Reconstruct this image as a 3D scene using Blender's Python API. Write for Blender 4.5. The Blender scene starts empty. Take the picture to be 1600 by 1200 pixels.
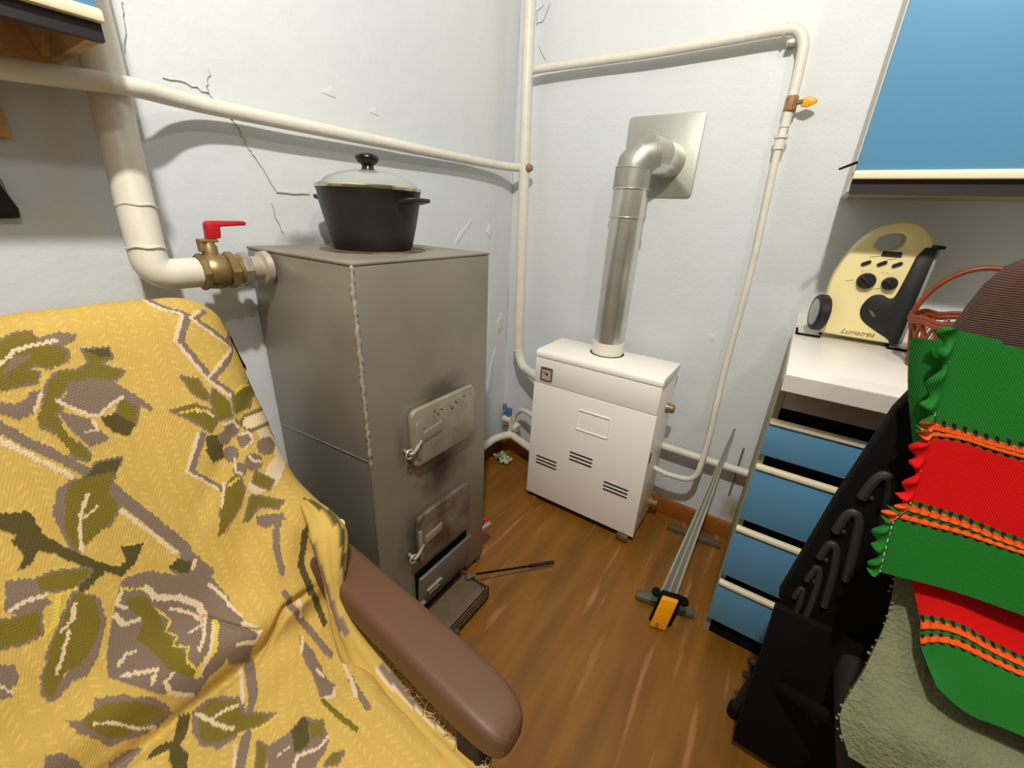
import bpy, bmesh, math, random
import numpy as np
from mathutils import Vector, Matrix, noise as mnoise
random.seed(7); rng = np.random.default_rng(7)
SC = bpy.context.scene; COL = SC.collection
V = Vector; PI = math.pi

# ------------------------------------------------------------------ camera, world, lights, exposure
cd = bpy.data.cameras.new('camera'); cam = bpy.data.objects.new('camera', cd); COL.objects.link(cam)
cd.sensor_fit = 'HORIZONTAL'; cd.sensor_width = 36; cd.lens = 645.13 / 1600 * 36; cd.clip_start = 0.02
R_ = ((0.82523, 0.56295, 0.04564), (-0.24991, 0.29148, 0.92336), (0.50650, -0.77339, 0.38122))
cam.matrix_world = Matrix(((R_[0][0], R_[1][0], R_[2][0], 1.0905), (R_[0][1], R_[1][1], R_[2][1], -1.5969),
                           (R_[0][2], R_[1][2], R_[2][2], 1.16397), (0, 0, 0, 1)))
SC.camera = cam
W = bpy.data.worlds.new('world'); SC.world = W; W.use_nodes = True
W.node_tree.nodes['Background'].inputs[0].default_value = (1, .96, .9, 1)
W.node_tree.nodes['Background'].inputs[1].default_value = 0.012
def lamp(name, loc, power, radius, col):
    l = bpy.data.lights.new(name, 'POINT'); l.energy = power; l.shadow_soft_size = radius; l.color = col
    o = bpy.data.objects.new(name, l); COL.objects.link(o); o.location = loc; return o
lamp('ceiling_bulb', (1.10, -1.68, 2.38), 114, 0.035, (1.0, 0.95, 0.87))
lamp('ceiling_bulb', (1.90, -1.78, 2.42), 24, 0.05, (1.0, 0.95, 0.87))
vs = SC.view_settings; vs.view_transform = 'Standard'; vs.look = 'None'; vs.gamma = 1; vs.use_curve_mapping = False; vs.exposure = 0.0

# ------------------------------------------------------------------ materials
def lin(c):
    return tuple(((x/255)/12.92 if x/255 <= .04045 else (((x/255)+.055)/1.055)**2.4) for x in c)
MATS = {}
def mat(name, c, rough=.5, metal=0, c2=None, nscale=8, namt=.5, bump=0, bscale=60, bdist=.002, stretch=None, spec=None, coat=0):
    if name in MATS: return MATS[name]
    m = bpy.data.materials.new(name); m.use_nodes = True; nt = m.node_tree; p = nt.nodes['Principled BSDF']
    p.inputs['Roughness'].default_value = rough; p.inputs['Metallic'].default_value = metal
    if spec is not None: p.inputs['Specular IOR Level'].default_value = spec
    if coat: p.inputs['Coat Weight'].default_value = coat; p.inputs['Coat Roughness'].default_value = .2
    c = lin(c); p.inputs['Base Color'].default_value = (*c, 1)
    tc = nt.nodes.new('ShaderNodeTexCoord'); vec = tc.outputs['Object']
    if stretch:
        mp = nt.nodes.new('ShaderNodeMapping'); mp.inputs['Scale'].default_value = stretch
        nt.links.new(vec, mp.inputs['Vector']); vec = mp.outputs['Vector']
    if c2:
        n = nt.nodes.new('ShaderNodeTexNoise'); n.inputs['Scale'].default_value = nscale; n.inputs['Detail'].default_value = 6
        r = nt.nodes.new('ShaderNodeValToRGB'); r.color_ramp.elements[0].position = .5 - namt/2; r.color_ramp.elements[1].position = .5 + namt/2
        r.color_ramp.elements[0].color = (*c, 1); r.color_ramp.elements[1].color = (*lin(c2), 1)
        nt.links.new(vec, n.inputs['Vector']); nt.links.new(n.outputs['Fac'], r.inputs['Fac']); nt.links.new(r.outputs['Color'], p.inputs['Base Color'])
    if bump:
        n = nt.nodes.new('ShaderNodeTexNoise'); n.inputs['Scale'].default_value = bscale; n.inputs['Detail'].default_value = 5
        b = nt.nodes.new('ShaderNodeBump'); b.inputs['Strength'].default_value = bump; b.inputs['Distance'].default_value = bdist
        nt.links.new(vec, n.inputs['Vector']); nt.links.new(n.outputs['Fac'], b.inputs['Height']); nt.links.new(b.outputs['Normal'], p.inputs['Normal'])
    MATS[name] = m; return m
def nodes(m): return m.node_tree.nodes, m.node_tree.links, m.node_tree.nodes['Principled BSDF']

M_wall = mat('wall_paint', (206, 214, 222), .55, c2=(218, 221, 219), nscale=2.2, namt=.5, bump=.5, bscale=11, bdist=.007)
def extra_bump(m, scale, strength, dist):
    n_, l_, p = nodes(m); old = [l for l in l_ if l.to_node == p and l.to_socket.name == 'Normal']
    t = n_.new('ShaderNodeTexNoise'); t.inputs['Scale'].default_value = scale; t.inputs['Detail'].default_value = 3
    tc = [n for n in n_ if n.type == 'TEX_COORD'][0]; l_.new(tc.outputs['Object'], t.inputs['Vector'])
    b = n_.new('ShaderNodeBump'); b.inputs['Strength'].default_value = strength; b.inputs['Distance'].default_value = dist
    l_.new(t.outputs['Fac'], b.inputs['Height'])
    if old: l_.new(old[0].from_socket, b.inputs['Normal'])
    l_.new(b.outputs['Normal'], p.inputs['Normal'])
extra_bump(M_wall, 120, .14, .003)
def stain(m, c, r, s, col, nsc=14):
    n_, l_, p = nodes(m); cur = [l for l in l_ if l.to_node == p and l.to_socket.name == 'Base Color'][0].from_socket
    geo = n_.new('ShaderNodeNewGeometry'); mp = n_.new('ShaderNodeMapping'); mp.vector_type = 'TEXTURE'; mp.inputs['Location'].default_value = c; mp.inputs['Scale'].default_value = r
    l_.new(geo.outputs['Position'], mp.inputs['Vector']); ln = n_.new('ShaderNodeVectorMath'); ln.operation = 'LENGTH'; l_.new(mp.outputs['Vector'], ln.inputs[0])
    nz = n_.new('ShaderNodeTexNoise'); nz.inputs['Scale'].default_value = nsc; nz.inputs['Detail'].default_value = 4; l_.new(geo.outputs['Position'], nz.inputs['Vector'])
    ad = n_.new('ShaderNodeMath'); ad.operation = 'MULTIPLY_ADD'; ad.inputs[1].default_value = 1.1; l_.new(nz.outputs['Fac'], ad.inputs[0]); l_.new(ln.outputs['Value'], ad.inputs[2])
    mr = n_.new('ShaderNodeMapRange'); mr.inputs['From Min'].default_value = .7; mr.inputs['From Max'].default_value = 1.5; mr.inputs['To Min'].default_value = s; mr.inputs['To Max'].default_value = 0
    l_.new(ad.outputs[0], mr.inputs['Value']); mx = n_.new('ShaderNodeMix'); mx.data_type = 'RGBA'; mx.inputs[7].default_value = (*lin(col), 1)
    l_.new(mr.outputs[0], mx.inputs[0]); l_.new(cur, mx.inputs[6]); l_.new(mx.outputs[2], p.inputs['Base Color'])
stain(M_wall, (1.12, 0, .12), (.085, .3, .10), .8, (150, 130, 72))      # damp yellow patch low by the drawers
stain(M_wall, (0, -.955, 1.075), (.3, .09, .035), .7, (92, 86, 80))     # soot above the stove plate
M_plain = mat('room_paint', (130, 124, 114), .7)
M_floor = mat('floor_linoleum', (114, 73, 14), .38, c2=(140, 91, 24), nscale=3.0, namt=.35, bump=.08, bscale=120, bdist=.001, stretch=(7, .9, 1))
def floor_streaks():
    n_, l_, p = nodes(M_floor); base = [l for l in l_ if l.to_node == p and l.to_socket.name == 'Base Color'][0].from_socket
    tc = [n for n in n_ if n.type == 'TEX_COORD'][0]
    mp = n_.new('ShaderNodeMapping'); mp.inputs['Scale'].default_value = (30, 2.6, 1); mp.inputs['Rotation'].default_value = (0, 0, .06); l_.new(tc.outputs['Object'], mp.inputs['Vector'])
    t = n_.new('ShaderNodeTexNoise'); t.inputs['Scale'].default_value = 1.0; t.inputs['Detail'].default_value = 4; l_.new(mp.outputs['Vector'], t.inputs['Vector'])
    r = n_.new('ShaderNodeValToRGB'); r.color_ramp.elements[0].position = .60; r.color_ramp.elements[1].position = .72; l_.new(t.outputs['Fac'], r.inputs['Fac'])
    mx = n_.new('ShaderNodeMix'); mx.data_type = 'RGBA'; mx.inputs[7].default_value = (*lin((184, 132, 84)), 1)
    ml = n_.new('ShaderNodeMath'); ml.operation = 'MULTIPLY'; ml.inputs[1].default_value = .6; l_.new(r.outputs['Color'], ml.inputs[0])
    l_.new(ml.outputs[0], mx.inputs[0]); l_.new(base, mx.inputs[6]); l_.new(mx.outputs[2], p.inputs['Base Color'])
floor_streaks()
M_base = mat('baseboard_varnish', (160, 98, 36), .4, c2=(138, 80, 26), nscale=5, stretch=(3, 3, 20))
M_pipe = mat('pipe_paint', (226, 222, 208), .42, c2=(214, 210, 198), nscale=30, bump=.25, bscale=55, bdist=.003)
M_brass = mat('brass', (168, 148, 104), .4, .6, c2=(128, 110, 72), nscale=25)
M_red = mat('red_lever', (188, 26, 30), .4)
M_nickel = mat('nickel', (190, 184, 170), .35, .8)
M_rust = mat('rusty_steel', (116, 78, 52), .6, .4, c2=(188, 150, 100), nscale=40)
M_zinc = mat('galvanised_steel', (228, 228, 220), .27, .85, c2=(206, 206, 198), nscale=14, bump=.03, bscale=40)
M_zincd = mat('galvanised_plate', (180, 182, 172), .45, .7, c2=(164, 166, 156), nscale=10)
M_boiler = mat('boiler_enamel', (255, 252, 245), .35)
M_dark = mat('dark_gap', (26, 22, 20), .7)
M_black = mat('black_plastic', (18, 17, 17), .5)
M_blackm = mat('matt_black', (6, 5, 5), .85, spec=.2)
M_blue = mat('blue_laminate', (88, 144, 182), .35, c2=(94, 149, 184), nscale=2)
M_cream = mat('cream_edge', (240, 228, 196), .4)
M_counter = mat('white_laminate', (236, 232, 224), .35, c2=(228, 224, 216), nscale=4)
M_counter_edge = mat('counter_edge', (206, 198, 190), .5)
M_carc = mat('carcass_board', (150, 142, 112), .6)
M_grey = mat('grey_rail', (170, 158, 150), .6)
M_rawwood = mat('raw_wood', (206, 172, 128), .7, c2=(180, 140, 96), nscale=6, stretch=(2, 12, 12))
M_stovetop = mat('stove_top', (158, 150, 136), .5, .3, c2=(134, 126, 112), nscale=9)
M_weld = mat('weld_bead', (196, 190, 172), .4, .5)
M_iron = mat('cast_iron_silvered', (170, 164, 146), .5, .3, c2=(146, 138, 118), nscale=22, bump=.2, bscale=80)
M_rusty = mat('scorched_iron', (96, 76, 60), .6, .3, c2=(136, 126, 110), nscale=16, namt=.25, bump=.25, bscale=90)
M_ash = mat('ash_door', (124, 114, 104), .5, .25, c2=(104, 94, 84), nscale=12)
M_tray = mat('ash_tray_steel', (112, 96, 74), .6, .15, c2=(84, 68, 52), nscale=18)
M_pot = mat('pot_black', (40, 38, 36), .42, .2)
M_rim = mat('lid_rim', (206, 196, 168), .18, 1)
M_knob = mat('bakelite', (16, 15, 15), .25)
M_yel = mat('yellow_plastic', (240, 160, 14), .4)
M_dial = mat('dial_face', (196, 180, 174), .5)
M_bezel = mat('dial_bezel', (112, 96, 88), .4)
M_heater = mat('cream_plastic', (240, 224, 164), .32)
M_hgrey = mat('grey_smoke', (150, 148, 138), .2)
M_wheel = mat('wheel_grey', (168, 172, 170), .3, .3)
M_wicker = mat('wicker', (142, 64, 22), .45, c2=(104, 42, 14), nscale=40)
M_armbrown = mat('brown_leatherette', (102, 70, 50), .5, c2=(94, 63, 45), nscale=6, bump=.1, bscale=250, bdist=.001)
M_chairwood = mat('dark_upholstery', (34, 22, 16), .8)
M_blue2 = mat('blue_handwheel', (70, 120, 175), .35)
M_green = mat('green_wrapper', (110, 130, 84), .45, c2=(190, 196, 160), nscale=40, namt=.1)
M_fleece = mat('pale_fleece', (122, 124, 92), .95, c2=(108, 110, 80), nscale=30, bump=.9, bscale=170, bdist=.006)
M_ink = mat('print_ink', (122, 110, 70), .6)
M_crack = mat('crack_line', (176, 178, 178), .9)
M_outlet = mat('sooty_black', (22, 16, 18), .8, c2=(40, 30, 34), nscale=40)

def glassm(name, tint, rough, ior=1.45):
    m = mat(name, tint, rough); p = nodes(m)[2]
    p.inputs['Transmission Weight'].default_value = 1; p.inputs['IOR'].default_value = ior; return m
M_glass = glassm('lid_glass', (205, 212, 206), .08); nodes(M_glass)[2].inputs['Transmission Weight'].default_value = .55
M_film = glassm('clear_film', (225, 222, 212), .15, 1.2)

def stove_mat(name, stains, base=(156, 150, 136), b2=(140, 134, 121)):
    """silver-grey painted steel with soot stains; stains = list of (centre, radii, strength)"""
    m = mat(name, base, .42, .4, c2=b2, nscale=6, bump=.06, bscale=35)
    for (c, r, s) in stains: stain(m, c, r, s, (44, 34, 26))
    return m
M_stove = stove_mat('stove_paint', [((.40, -.88, .735), (.1, .12, .05), .6), ((.40, -.885, .50), (.1, .12, .09), .85), ((.40, -1.0, .33), (.1, .06, .14), .55),
                                    ((.40, -.88, .29), (.1, .14, .06), .6), ((.40, -1.02, .63), (.1, .03, .08), .4)])

# ------------------------------------------------------------------ mesh helpers
ROOTLOC = {}
def finish(bm, smooth=None, bevel=0, bseg=2):
    bmesh.ops.recalc_face_normals(bm, faces=bm.faces[:])
    if bevel:
        es = [e for e in bm.edges if len(e.link_faces) == 2 and e.calc_face_angle(0) > .6]
        bmesh.ops.bevel(bm, geom=es, offset=bevel, segments=bseg, profile=.5, affect='EDGES', clamp_overlap=True)
    me = bpy.data.meshes.new('m'); bm.to_mesh(me); bm.free()
    if smooth:
        me.polygons.foreach_set('use_smooth', [True]*len(me.polygons)); me.set_sharp_from_angle(angle=math.radians(smooth))
    return me
def rootloc(o):
    while o.parent: o = o.parent
    return o.location.copy()
def obj(name, bm, m, parent=None, smooth=35, bevel=0, bseg=2, origin=None, label=None, kind=None):
    """link a bmesh (world coordinates) as one mesh object"""
    me = bm if isinstance(bm, bpy.types.Mesh) else finish(bm, smooth, bevel, bseg)
    me.name = name; me.materials.clear()
    for q in (m if isinstance(m, (list, tuple)) else [m]): me.materials.append(q)
    o = bpy.data.objects.new(name, me); COL.objects.link(o)
    if parent: o.parent = parent; L = rootloc(parent)
    else:
        if origin is None:
            co = np.empty(len(me.vertices)*3); me.vertices.foreach_get('co', co); co = co.reshape(-1, 3)
            lo, hi = co.min(0), co.max(0); origin = ((lo[0]+hi[0])/2, (lo[1]+hi[1])/2, lo[2])
        L = V(origin); o.location = L
    me.transform(Matrix.Translation(-L))
    if label: o['label'] = label
    if kind: o['kind'] = kind
    return o
def thing(name, label, cat, loc, group=None):
    o = bpy.data.objects.new(name, None); COL.objects.link(o); o.location = loc; o.empty_display_size = .05
    o['label'] = label; o['category'] = cat
    if group: o['group'] = group
    return o
def tag(o, label, cat, group=None):
    o['label'] = label; o['category'] = cat
    if group: o['group'] = group
    return o
def struct(name, bm, m, parent=None, **k):
    o = obj(name, bm, m, parent, **k); o['kind'] = 'structure'; return o
def B(): return bmesh.new()
def box(bm, x0, x1, y0, y1, z0, z1, M=None):
    vs_ = [bm.verts.new(V(p) if M is None else M @ V(p)) for p in
           ((x0,y0,z0),(x1,y0,z0),(x1,y1,z0),(x0,y1,z0),(x0,y0,z1),(x1,y0,z1),(x1,y1,z1),(x0,y1,z1))]
    for f in ((0,3,2,1),(4,5,6,7),(0,1,5,4),(1,2,6,5),(2,3,7,6),(3,0,4,7)): bm.faces.new([vs_[i] for i in f])
    return bm
def frames(path):
    P = [V(p) for p in path]; T = []
    for i in range(len(P)):
        t = P[min(i+1, len(P)-1)] - P[max(i-1, 0)]; T.append(t.normalized())
    u = T[0].orthogonal().normalized(); out = []
    for i in range(len(P)):
        u = (u - T[i]*u.dot(T[i])).normalized(); out.append((P[i], u, T[i].cross(u)))
    return out
def tube(bm, path, r, seg=14, cap=True, closed=False):
    rr = r if callable(r) else (lambda i, a: r[i]) if isinstance(r, (list, tuple)) else (lambda i, a: r)
    F = frames(path); rings = []
    for i, (p, u, w) in enumerate(F):
        rings.append([bm.verts.new(p + (u*math.cos(2*PI*k/seg) + w*math.sin(2*PI*k/seg))*rr(i, k)) for k in range(seg)])
    n = len(rings)
    for i in range(n if closed else n-1):
        a, b = rings[i], rings[(i+1) % n]
        for k in range(seg): bm.faces.new((a[k], a[(k+1) % seg], b[(k+1) % seg], b[k]))
    if cap and not closed:
        bm.faces.new(rings[0][::-1]); bm.faces.new(rings[-1])
    return bm
def smoothpath(pts, n=6):
    P = [V(p) for p in pts]; out = []
    for i in range(len(P)-1):
        p0, p1, p2, p3 = P[max(i-1, 0)], P[i], P[i+1], P[min(i+2, len(P)-1)]
        for k in range(n):
            t = k/n; out.append(.5*((2*p1)+(p2-p0)*t+(2*p0-5*p1+4*p2-p3)*t*t+(3*p1-p0-3*p2+p3)*t**3))
    out.append(P[-1]); return out
def fillet(pts, r, n=6):
    """polyline with rounded corners"""
    P = [V(p) for p in pts]; out = [P[0]]
    for i in range(1, len(P)-1):
        a = (P[i-1]-P[i]); b = (P[i+1]-P[i]); d = min(r, a.length*.48, b.length*.48)
        A = P[i]+a.normalized()*d; Bq = P[i]+b.normalized()*d
        for k in range(n+1):
            t = k/n; out.append((1-t)**2*A + 2*t*(1-t)*P[i] + t*t*Bq)
    out.append(P[-1]); return out
def lathe(bm, prof, c, axis=(0,0,1), seg=32, sx=1, sy=1):
    """prof: list of (radius, height along axis)"""
    q = V((0,0,1)).rotation_difference(V(axis)).to_matrix(); c = V(c); rings = []
    for (r, h) in prof:
        if r < 1e-6: rings.append([bm.verts.new(c + q @ V((0,0,h)))])
        else: rings.append([bm.verts.new(c + q @ V((r*sx*math.cos(2*PI*k/seg), r*sy*math.sin(2*PI*k/seg), h))) for k in range(seg)])
    for a, b in zip(rings, rings[1:]):
        if len(a) == 1 and len(b) == 1: continue
        for k in range(seg):
            k2 = (k+1) % seg
            if len(a) == 1: bm.faces.new((a[0], b[k2], b[k]))
            elif len(b) == 1: bm.faces.new((a[k], a[k2], b[0]))
            else: bm.faces.new((a[k], a[k2], b[k2], b[k]))
    return bm
def prism(bm, pts, vec):
    """extrude a planar polygon (3-D points) by vec"""
    vec = V(vec); a = [bm.verts.new(V(p)) for p in pts]; b = [bm.verts.new(V(p)+vec) for p in pts]; n = len(a)
    bm.faces.new(a[::-1]); bm.faces.new(b)
    for i in range(n): bm.faces.new((a[i], a[(i+1) % n], b[(i+1) % n], b[i]))
    return bm
def roundrect(w, h, r, n=4):
    out = []
    for (cx, cy, a0) in ((w/2-r, h/2-r, 0), (-w/2+r, h/2-r, 90), (-w/2+r, -h/2+r, 180), (w/2-r, -h/2+r, 270)):
        for k in range(n+1):
            a = math.radians(a0 + 90*k/n); out.append((cx + r*math.cos(a), cy + r*math.sin(a)))
    return out
def ribbon(bm, pts, n, w):
    """thin flat ribbon along pts on a surface of normal n"""
    n = V(n); P = [V(p) for p in pts]; prev = None
    for i in range(len(P)):
        t = (P[min(i+1, len(P)-1)]-P[max(i-1, 0)]).normalized(); s = n.cross(t)*w/2*(1 if 0 < i < len(P)-1 else .3)
        c = [bm.verts.new(P[i]-s-n*.002), bm.verts.new(P[i]-s*.6+n*.0012), bm.verts.new(P[i]+s*.6+n*.0012), bm.verts.new(P[i]+s-n*.002)]
        if prev:
            for k in range(3): bm.faces.new((prev[k], prev[k+1], c[k+1], c[k]))
        prev = c
    return bm
def gridmesh(G, closed_v=False):
    """G: array (n,m,3) -> bmesh"""
    n, m = G.shape[:2]; me = bpy.data.meshes.new('g')
    idx = np.arange(n*m).reshape(n, m)
    f = np.stack([idx[:-1, :-1], idx[1:, :-1], idx[1:, 1:], idx[:-1, 1:]], -1).reshape(-1, 4)
    me.vertices.add(n*m); me.vertices.foreach_set('co', G.reshape(-1).astype(np.float32))
    me.loops.add(len(f)*4); me.loops.foreach_set('vertex_index', f.reshape(-1).astype(np.int32))
    me.polygons.add(len(f)); me.polygons.foreach_set('loop_start', np.arange(0, len(f)*4, 4, dtype=np.int32))
    me.polygons.foreach_set('use_smooth', np.ones(len(f), bool)); me.update(calc_edges=True); me.validate(); return me
def wob(x, y, s=1.0, seed=0):
    """cheap smooth pseudo-noise on arrays"""
    r = np.random.default_rng(seed); out = 0
    for k in range(7):
        a, b, c = r.normal(0, 1.0*s*(1+k*.5), 2).tolist() + [r.uniform(0, 6.28)]; out = out + np.sin(a*x + b*y + c)/(1+k*.5)
    return out/3

# ------------------------------------------------------------------ room shell
XR, YF, ZC = 3.0, -3.4, 2.8
def wallgrid(axis, L, n, m, amp, seed):
    a = np.linspace(L[0], L[1], n); b = np.linspace(0, ZC, m); A, Bz = np.meshgrid(a, b, indexing='ij')
    d = amp*wob(A, Bz, 4.0, seed) + amp*.5*wob(A, Bz, 11.0, seed+1)
    d = np.where(Bz < .12, 0, d)
    G = np.stack([d if axis == 0 else A, A if axis == 0 else -d, Bz], -1)
    if axis == 0: G = G[::-1]
    return G
def slab(me, vec):
    bm = B(); bm.from_mesh(me); bpy.data.meshes.remove(me)
    r = bmesh.ops.extrude_face_region(bm, geom=bm.faces[:]); bmesh.ops.translate(bm, verts=[g for g in r['geom'] if isinstance(g, bmesh.types.BMVert)], vec=vec)
    return bm
WL = struct('wall_left', slab(gridmesh(wallgrid(0, (YF, .0), 90, 70, .0022, 3)), (-.15, 0, 0)), M_wall, smooth=40)
WB = struct('wall_back', slab(gridmesh(wallgrid(1, (-.0, XR), 80, 70, .0018, 9)), (0, .15, 0)), M_wall, smooth=40)
struct('wall_right', box(B(), XR, XR+.15, YF, 0, 0, ZC), M_plain)
struct('wall_front', box(B(), -.15, XR+.15, YF-.15, YF, 0, ZC), M_plain)
struct('floor', box(B(), -.15, XR+.15, YF-.15, .15, -.1, 0), M_floor)
struct('ceiling', box(B(), -.15, XR+.15, YF-.15, .15, ZC, ZC+.1), M_plain)
struct('baseboard_back', box(B(), .0, XR, -.018, .004, 0, .07), M_base, bevel=.004)
struct('baseboard_left', box(B(), -.004, .018, YF, -.0, 0, .07), mat('baseboard_dark', (92, 52, 30), .5), bevel=.004)
def crack(pts, par, n, w=.0007):
    pts = [V(p) for p in pts]; out = []
    for a, b in zip(pts, pts[1:]):
        for k in range(4): out.append(a.lerp(b, k/4) + V((0, random.uniform(-1, 1)*.003 if n[0] else 0, random.uniform(-1, 1)*.003)))
    out.append(pts[-1])
    o = obj('crack', ribbon(B(), [p+V(n)*.002 for p in out], n, w), M_crack, par); return o
nx, ny = (1, 0, 0), (0, -1, 0)
crack([(0,-1.194,1.374),(0,-1.155,1.373),(0,-1.122,1.362),(0,-1.085,1.327),(0,-1.07,1.305),(0,-1.059,1.271),(0,-1.046,1.25),(0,-1.009,1.186),(0,-.927,1.188)], WL, nx)
crack([(0,-1.029,1.161),(0,-1.021,1.118),(0,-1.009,1.094)], WL, nx, .0008)
crack([(0,-1.227,1.476),(0,-1.231,1.453),(0,-1.244,1.397)], WL, nx, .0008)
crack([(0,-1.11,1.405),(0,-1.118,1.38),(0,-1.122,1.362)], WL, nx, .0008)
crack([(.073,0,1.805),(.105,0,1.811),(.127,0,1.856)], WB, ny, .002)
crack([(.078,0,1.80),(.073,0,1.845),(.10,0,1.855)], WB, ny, .001)
crack([(.09,0,1.74),(.125,0,1.69)], WB, ny, .0008)
def flake(pts, par, n):
    n = V(n); bm = B(); prism(bm, [V(p) - n*.002 for p in pts], n*.0046)
    return obj('paint_flake', bm, M_wall, par, bevel=.0012)
flake([(0,-.279,1.142),(0,-.30,1.115),(0,-.345,1.09),(0,-.379,1.041),(0,-.355,1.05),(0,-.32,1.085),(0,-.28,1.12)], WL, nx)
flake([(0,-.05,.74),(0,-.085,.70),(0,-.08,.64),(0,-.045,.66)], WL, nx)
flake([(0,-.09,.58),(0,-.13,.50),(0,-.15,.40),(0,-.19,.36),(0,-.12,.36),(0,-.1,.5)], WL, nx)
flake([(0,-.16,1.12),(0,-.175,1.09),(0,-.155,1.06),(0,-.145,1.09)], WL, nx)
flake([(0,-.70,1.42),(0,-.72,1.405),(0,-.685,1.40)], WL, nx)
flake([(0,-.83,1.44),(0,-.86,1.42),(0,-.82,1.415)], WL, nx)
flake([(.88,0,.80),(.905,0,.79),(.90,0,.77),(.885,0,.775)], WB, ny)

# ------------------------------------------------------------------ heating pipes
def tstruct(name, label, cat, loc, group=None): return thing(name, label, cat, loc, group)
tp = thing('heating_pipe', 'thick white heating pipe down the left wall with welded elbow to the brass valve', 'pipe', (.05, -1.29, 1.0))
path = fillet([(.036,-1.278,2.75),(.040,-1.291,1.38),(.075,-1.309,1.2),(.108,-1.322,1.028),(.107,-1.25,1.028)], .045, 8)
obj('pipe_body', tube(B(), path, .0285, 20), M_pipe, tp, 60)
for (c, a) in (((.0865,-1.3125,1.145),(.15,-.06,-1)), ((.1015,-1.319,1.075),(.15,-.06,-1))):
    bm = B(); d = V(a).normalized(); u = d.orthogonal().normalized(); w = d.cross(u)
    tube(bm, [V(c)+(u*math.cos(t)+w*math.sin(t))*.0285+d*.0014*math.sin(5*t) for t in np.linspace(0, 2*PI, 28)[:-1]], .0020, 6, closed=True)
    obj('weld_ring', bm, M_pipe, tp)
# ball valve
tv = thing('ball_valve', 'brass ball valve with a red lever on the stove inlet', 'valve', (.107, -1.19, .99))
vy = lambda y: (.107, y, 1.028)
def hexa(bm, y0, y1, r, z=1.028): lathe(bm, [(0, 0), (r*.93, 0), (r, .003), (r, y1-y0-.003), (r*.93, y1-y0), (0, y1-y0)], (.107, y0, z), (0,1,0), 8)
bm = B(); lathe(bm, [(0,0),(.030,0),(.030,.008),(.034,.014),(.036,.028),(.033,.044),(.026,.05),(0,.05)], vy(-1.247), (0,1,0), 28); obj('valve_body', bm, M_brass, tv, 40)
bm = B(); hexa(bm, -1.249, -1.236, .036); obj('hex_end', bm, M_brass, tv, 20)
bm = B(); hexa(bm, -1.199, -1.182, .037); obj('hex_nut', bm, M_brass, tv, 20)
bm = B(); lathe(bm, [(0,0),(.03,0),(.03,.012),(0,.012)], vy(-1.184), (0,1,0), 24); obj('union_ring', bm, M_brass, tv, 40)
bm = B(); hexa(bm, -1.173, -1.156, .035); obj('hex_nut', bm, M_nickel, tv, 20)
bm = B(); lathe(bm, [(0,0),(.025,0),(.025,.026),(.034,.03),(.036,.042),(.03,.046),(0,.046)], vy(-1.158), (0,1,0), 24); obj('inlet_flange', bm, mat('painted_flange', (200, 186, 172), .4, .5), tv, 40)
bm = B(); lathe(bm, [(.014,0),(.014,.026),(.011,.03),(.011,.04),(0,.04)], (.107,-1.221,1.05), (0,0,1), 16); obj('stem', bm, M_brass, tv, 40)
bm = B(); box(bm, .096,.118,-1.238,-1.205,1.084,1.090); box(bm, .098,.116,-1.2385,-1.228,1.066,1.088); obj('stop_plate', bm, M_rust, tv, bevel=.002)
bm = B(); prism(bm, [(.096,-1.222,1.088),(.096,-1.199,1.092),(.096,-1.197,1.113),(.096,-1.150,1.1155),(.096,-1.146,1.1195),(.096,-1.150,1.124),(.096,-1.214,1.124),(.096,-1.220,1.119)], (.022,0,0)); obj('lever', bm, M_red, tv, bevel=.002)
# thin pipe along the left wall
bm = B(); tube(bm, smoothpath([(.096,-.074,1.331),(.075,-.10,1.331),(.045,-.18,1.331),(.036,-.4,1.331),(.038,-.9,1.332),(.039,-1.12,1.333),(.056,-1.21,1.333),(.094,-1.29,1.330),(.088,-1.38,1.324),(.08,-1.60,1.312),(.08,-2.2,1.30)], 8), .0148, 14)
tag(obj('radiator_pipe', bm, M_pipe, None, 60), 'thin white pipe running level along the left wall, crossing the thick pipe', 'pipe')
# corner riser
tr = thing('riser_pipe', 'white riser pipe in the room corner bending into the white gas boiler', 'pipe', (.1, -.075, .5))
path = fillet([(.085,-.075,2.45),(.088,-.072,1.8),(.118,-.075,.585),(.150,-.085,.52),(.335,-.16,.50)], .05, 8)
obj('pipe_body', tube(B(), path, .0205, 18), M_pipe, tr, 60)
bm = B(); lathe(bm, [(.0205,0),(.0235,.002),(.0235,.006),(.0205,.008)], (.1185,-.075,.585), (0,0,1), 20); obj('weld_ring', bm, M_pipe, tr)
bm = B(); lathe(bm, [(0,0),(.014,0),(.016,.008),(.011,.02),(0,.024)], (.115,-.072,1.331), (1,-.25,-.05), 14); obj('end_plug', bm, M_rust, tr)
# return pipes low in the corner
tt = thing('return_pipe', 'white return pipes joining at a branch low in the corner beside the boiler', 'pipe', (.1, -.08, .1))
bm = B(); tube(bm, fillet([(.05,-.60,.10),(.062,-.16,.143),(.105,-.085,.152),(.335,-.13,.118)], .03, 6), .018, 16); obj('pipe_body', bm, M_pipe, tt, 60)
bm = B(); tube(bm, smoothpath([(.10,-.085,.16),(.112,-.085,.21),(.135,-.09,.27),(.175,-.10,.31),(.235,-.12,.315),(.34,-.14,.30)], 6), .0115, 14); obj('branch_pipe', bm, M_pipe, tt, 60)
bm = B(); lathe(bm, [(0,0),(.02,0),(.024,.01),(.024,.04),(.02,.05),(0,.05)], (.095,-.062,.20), (1,-.3,-.25), 18); obj('tee_fitting', bm, M_pipe, tt)
bm = B(); lathe(bm, [(0,0),(.016,0),(.016,.05),(0,.05)], (.055,-.062,.185), (1,0,.1), 8); obj('union_nut', bm, M_rust, tt, 20)
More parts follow.
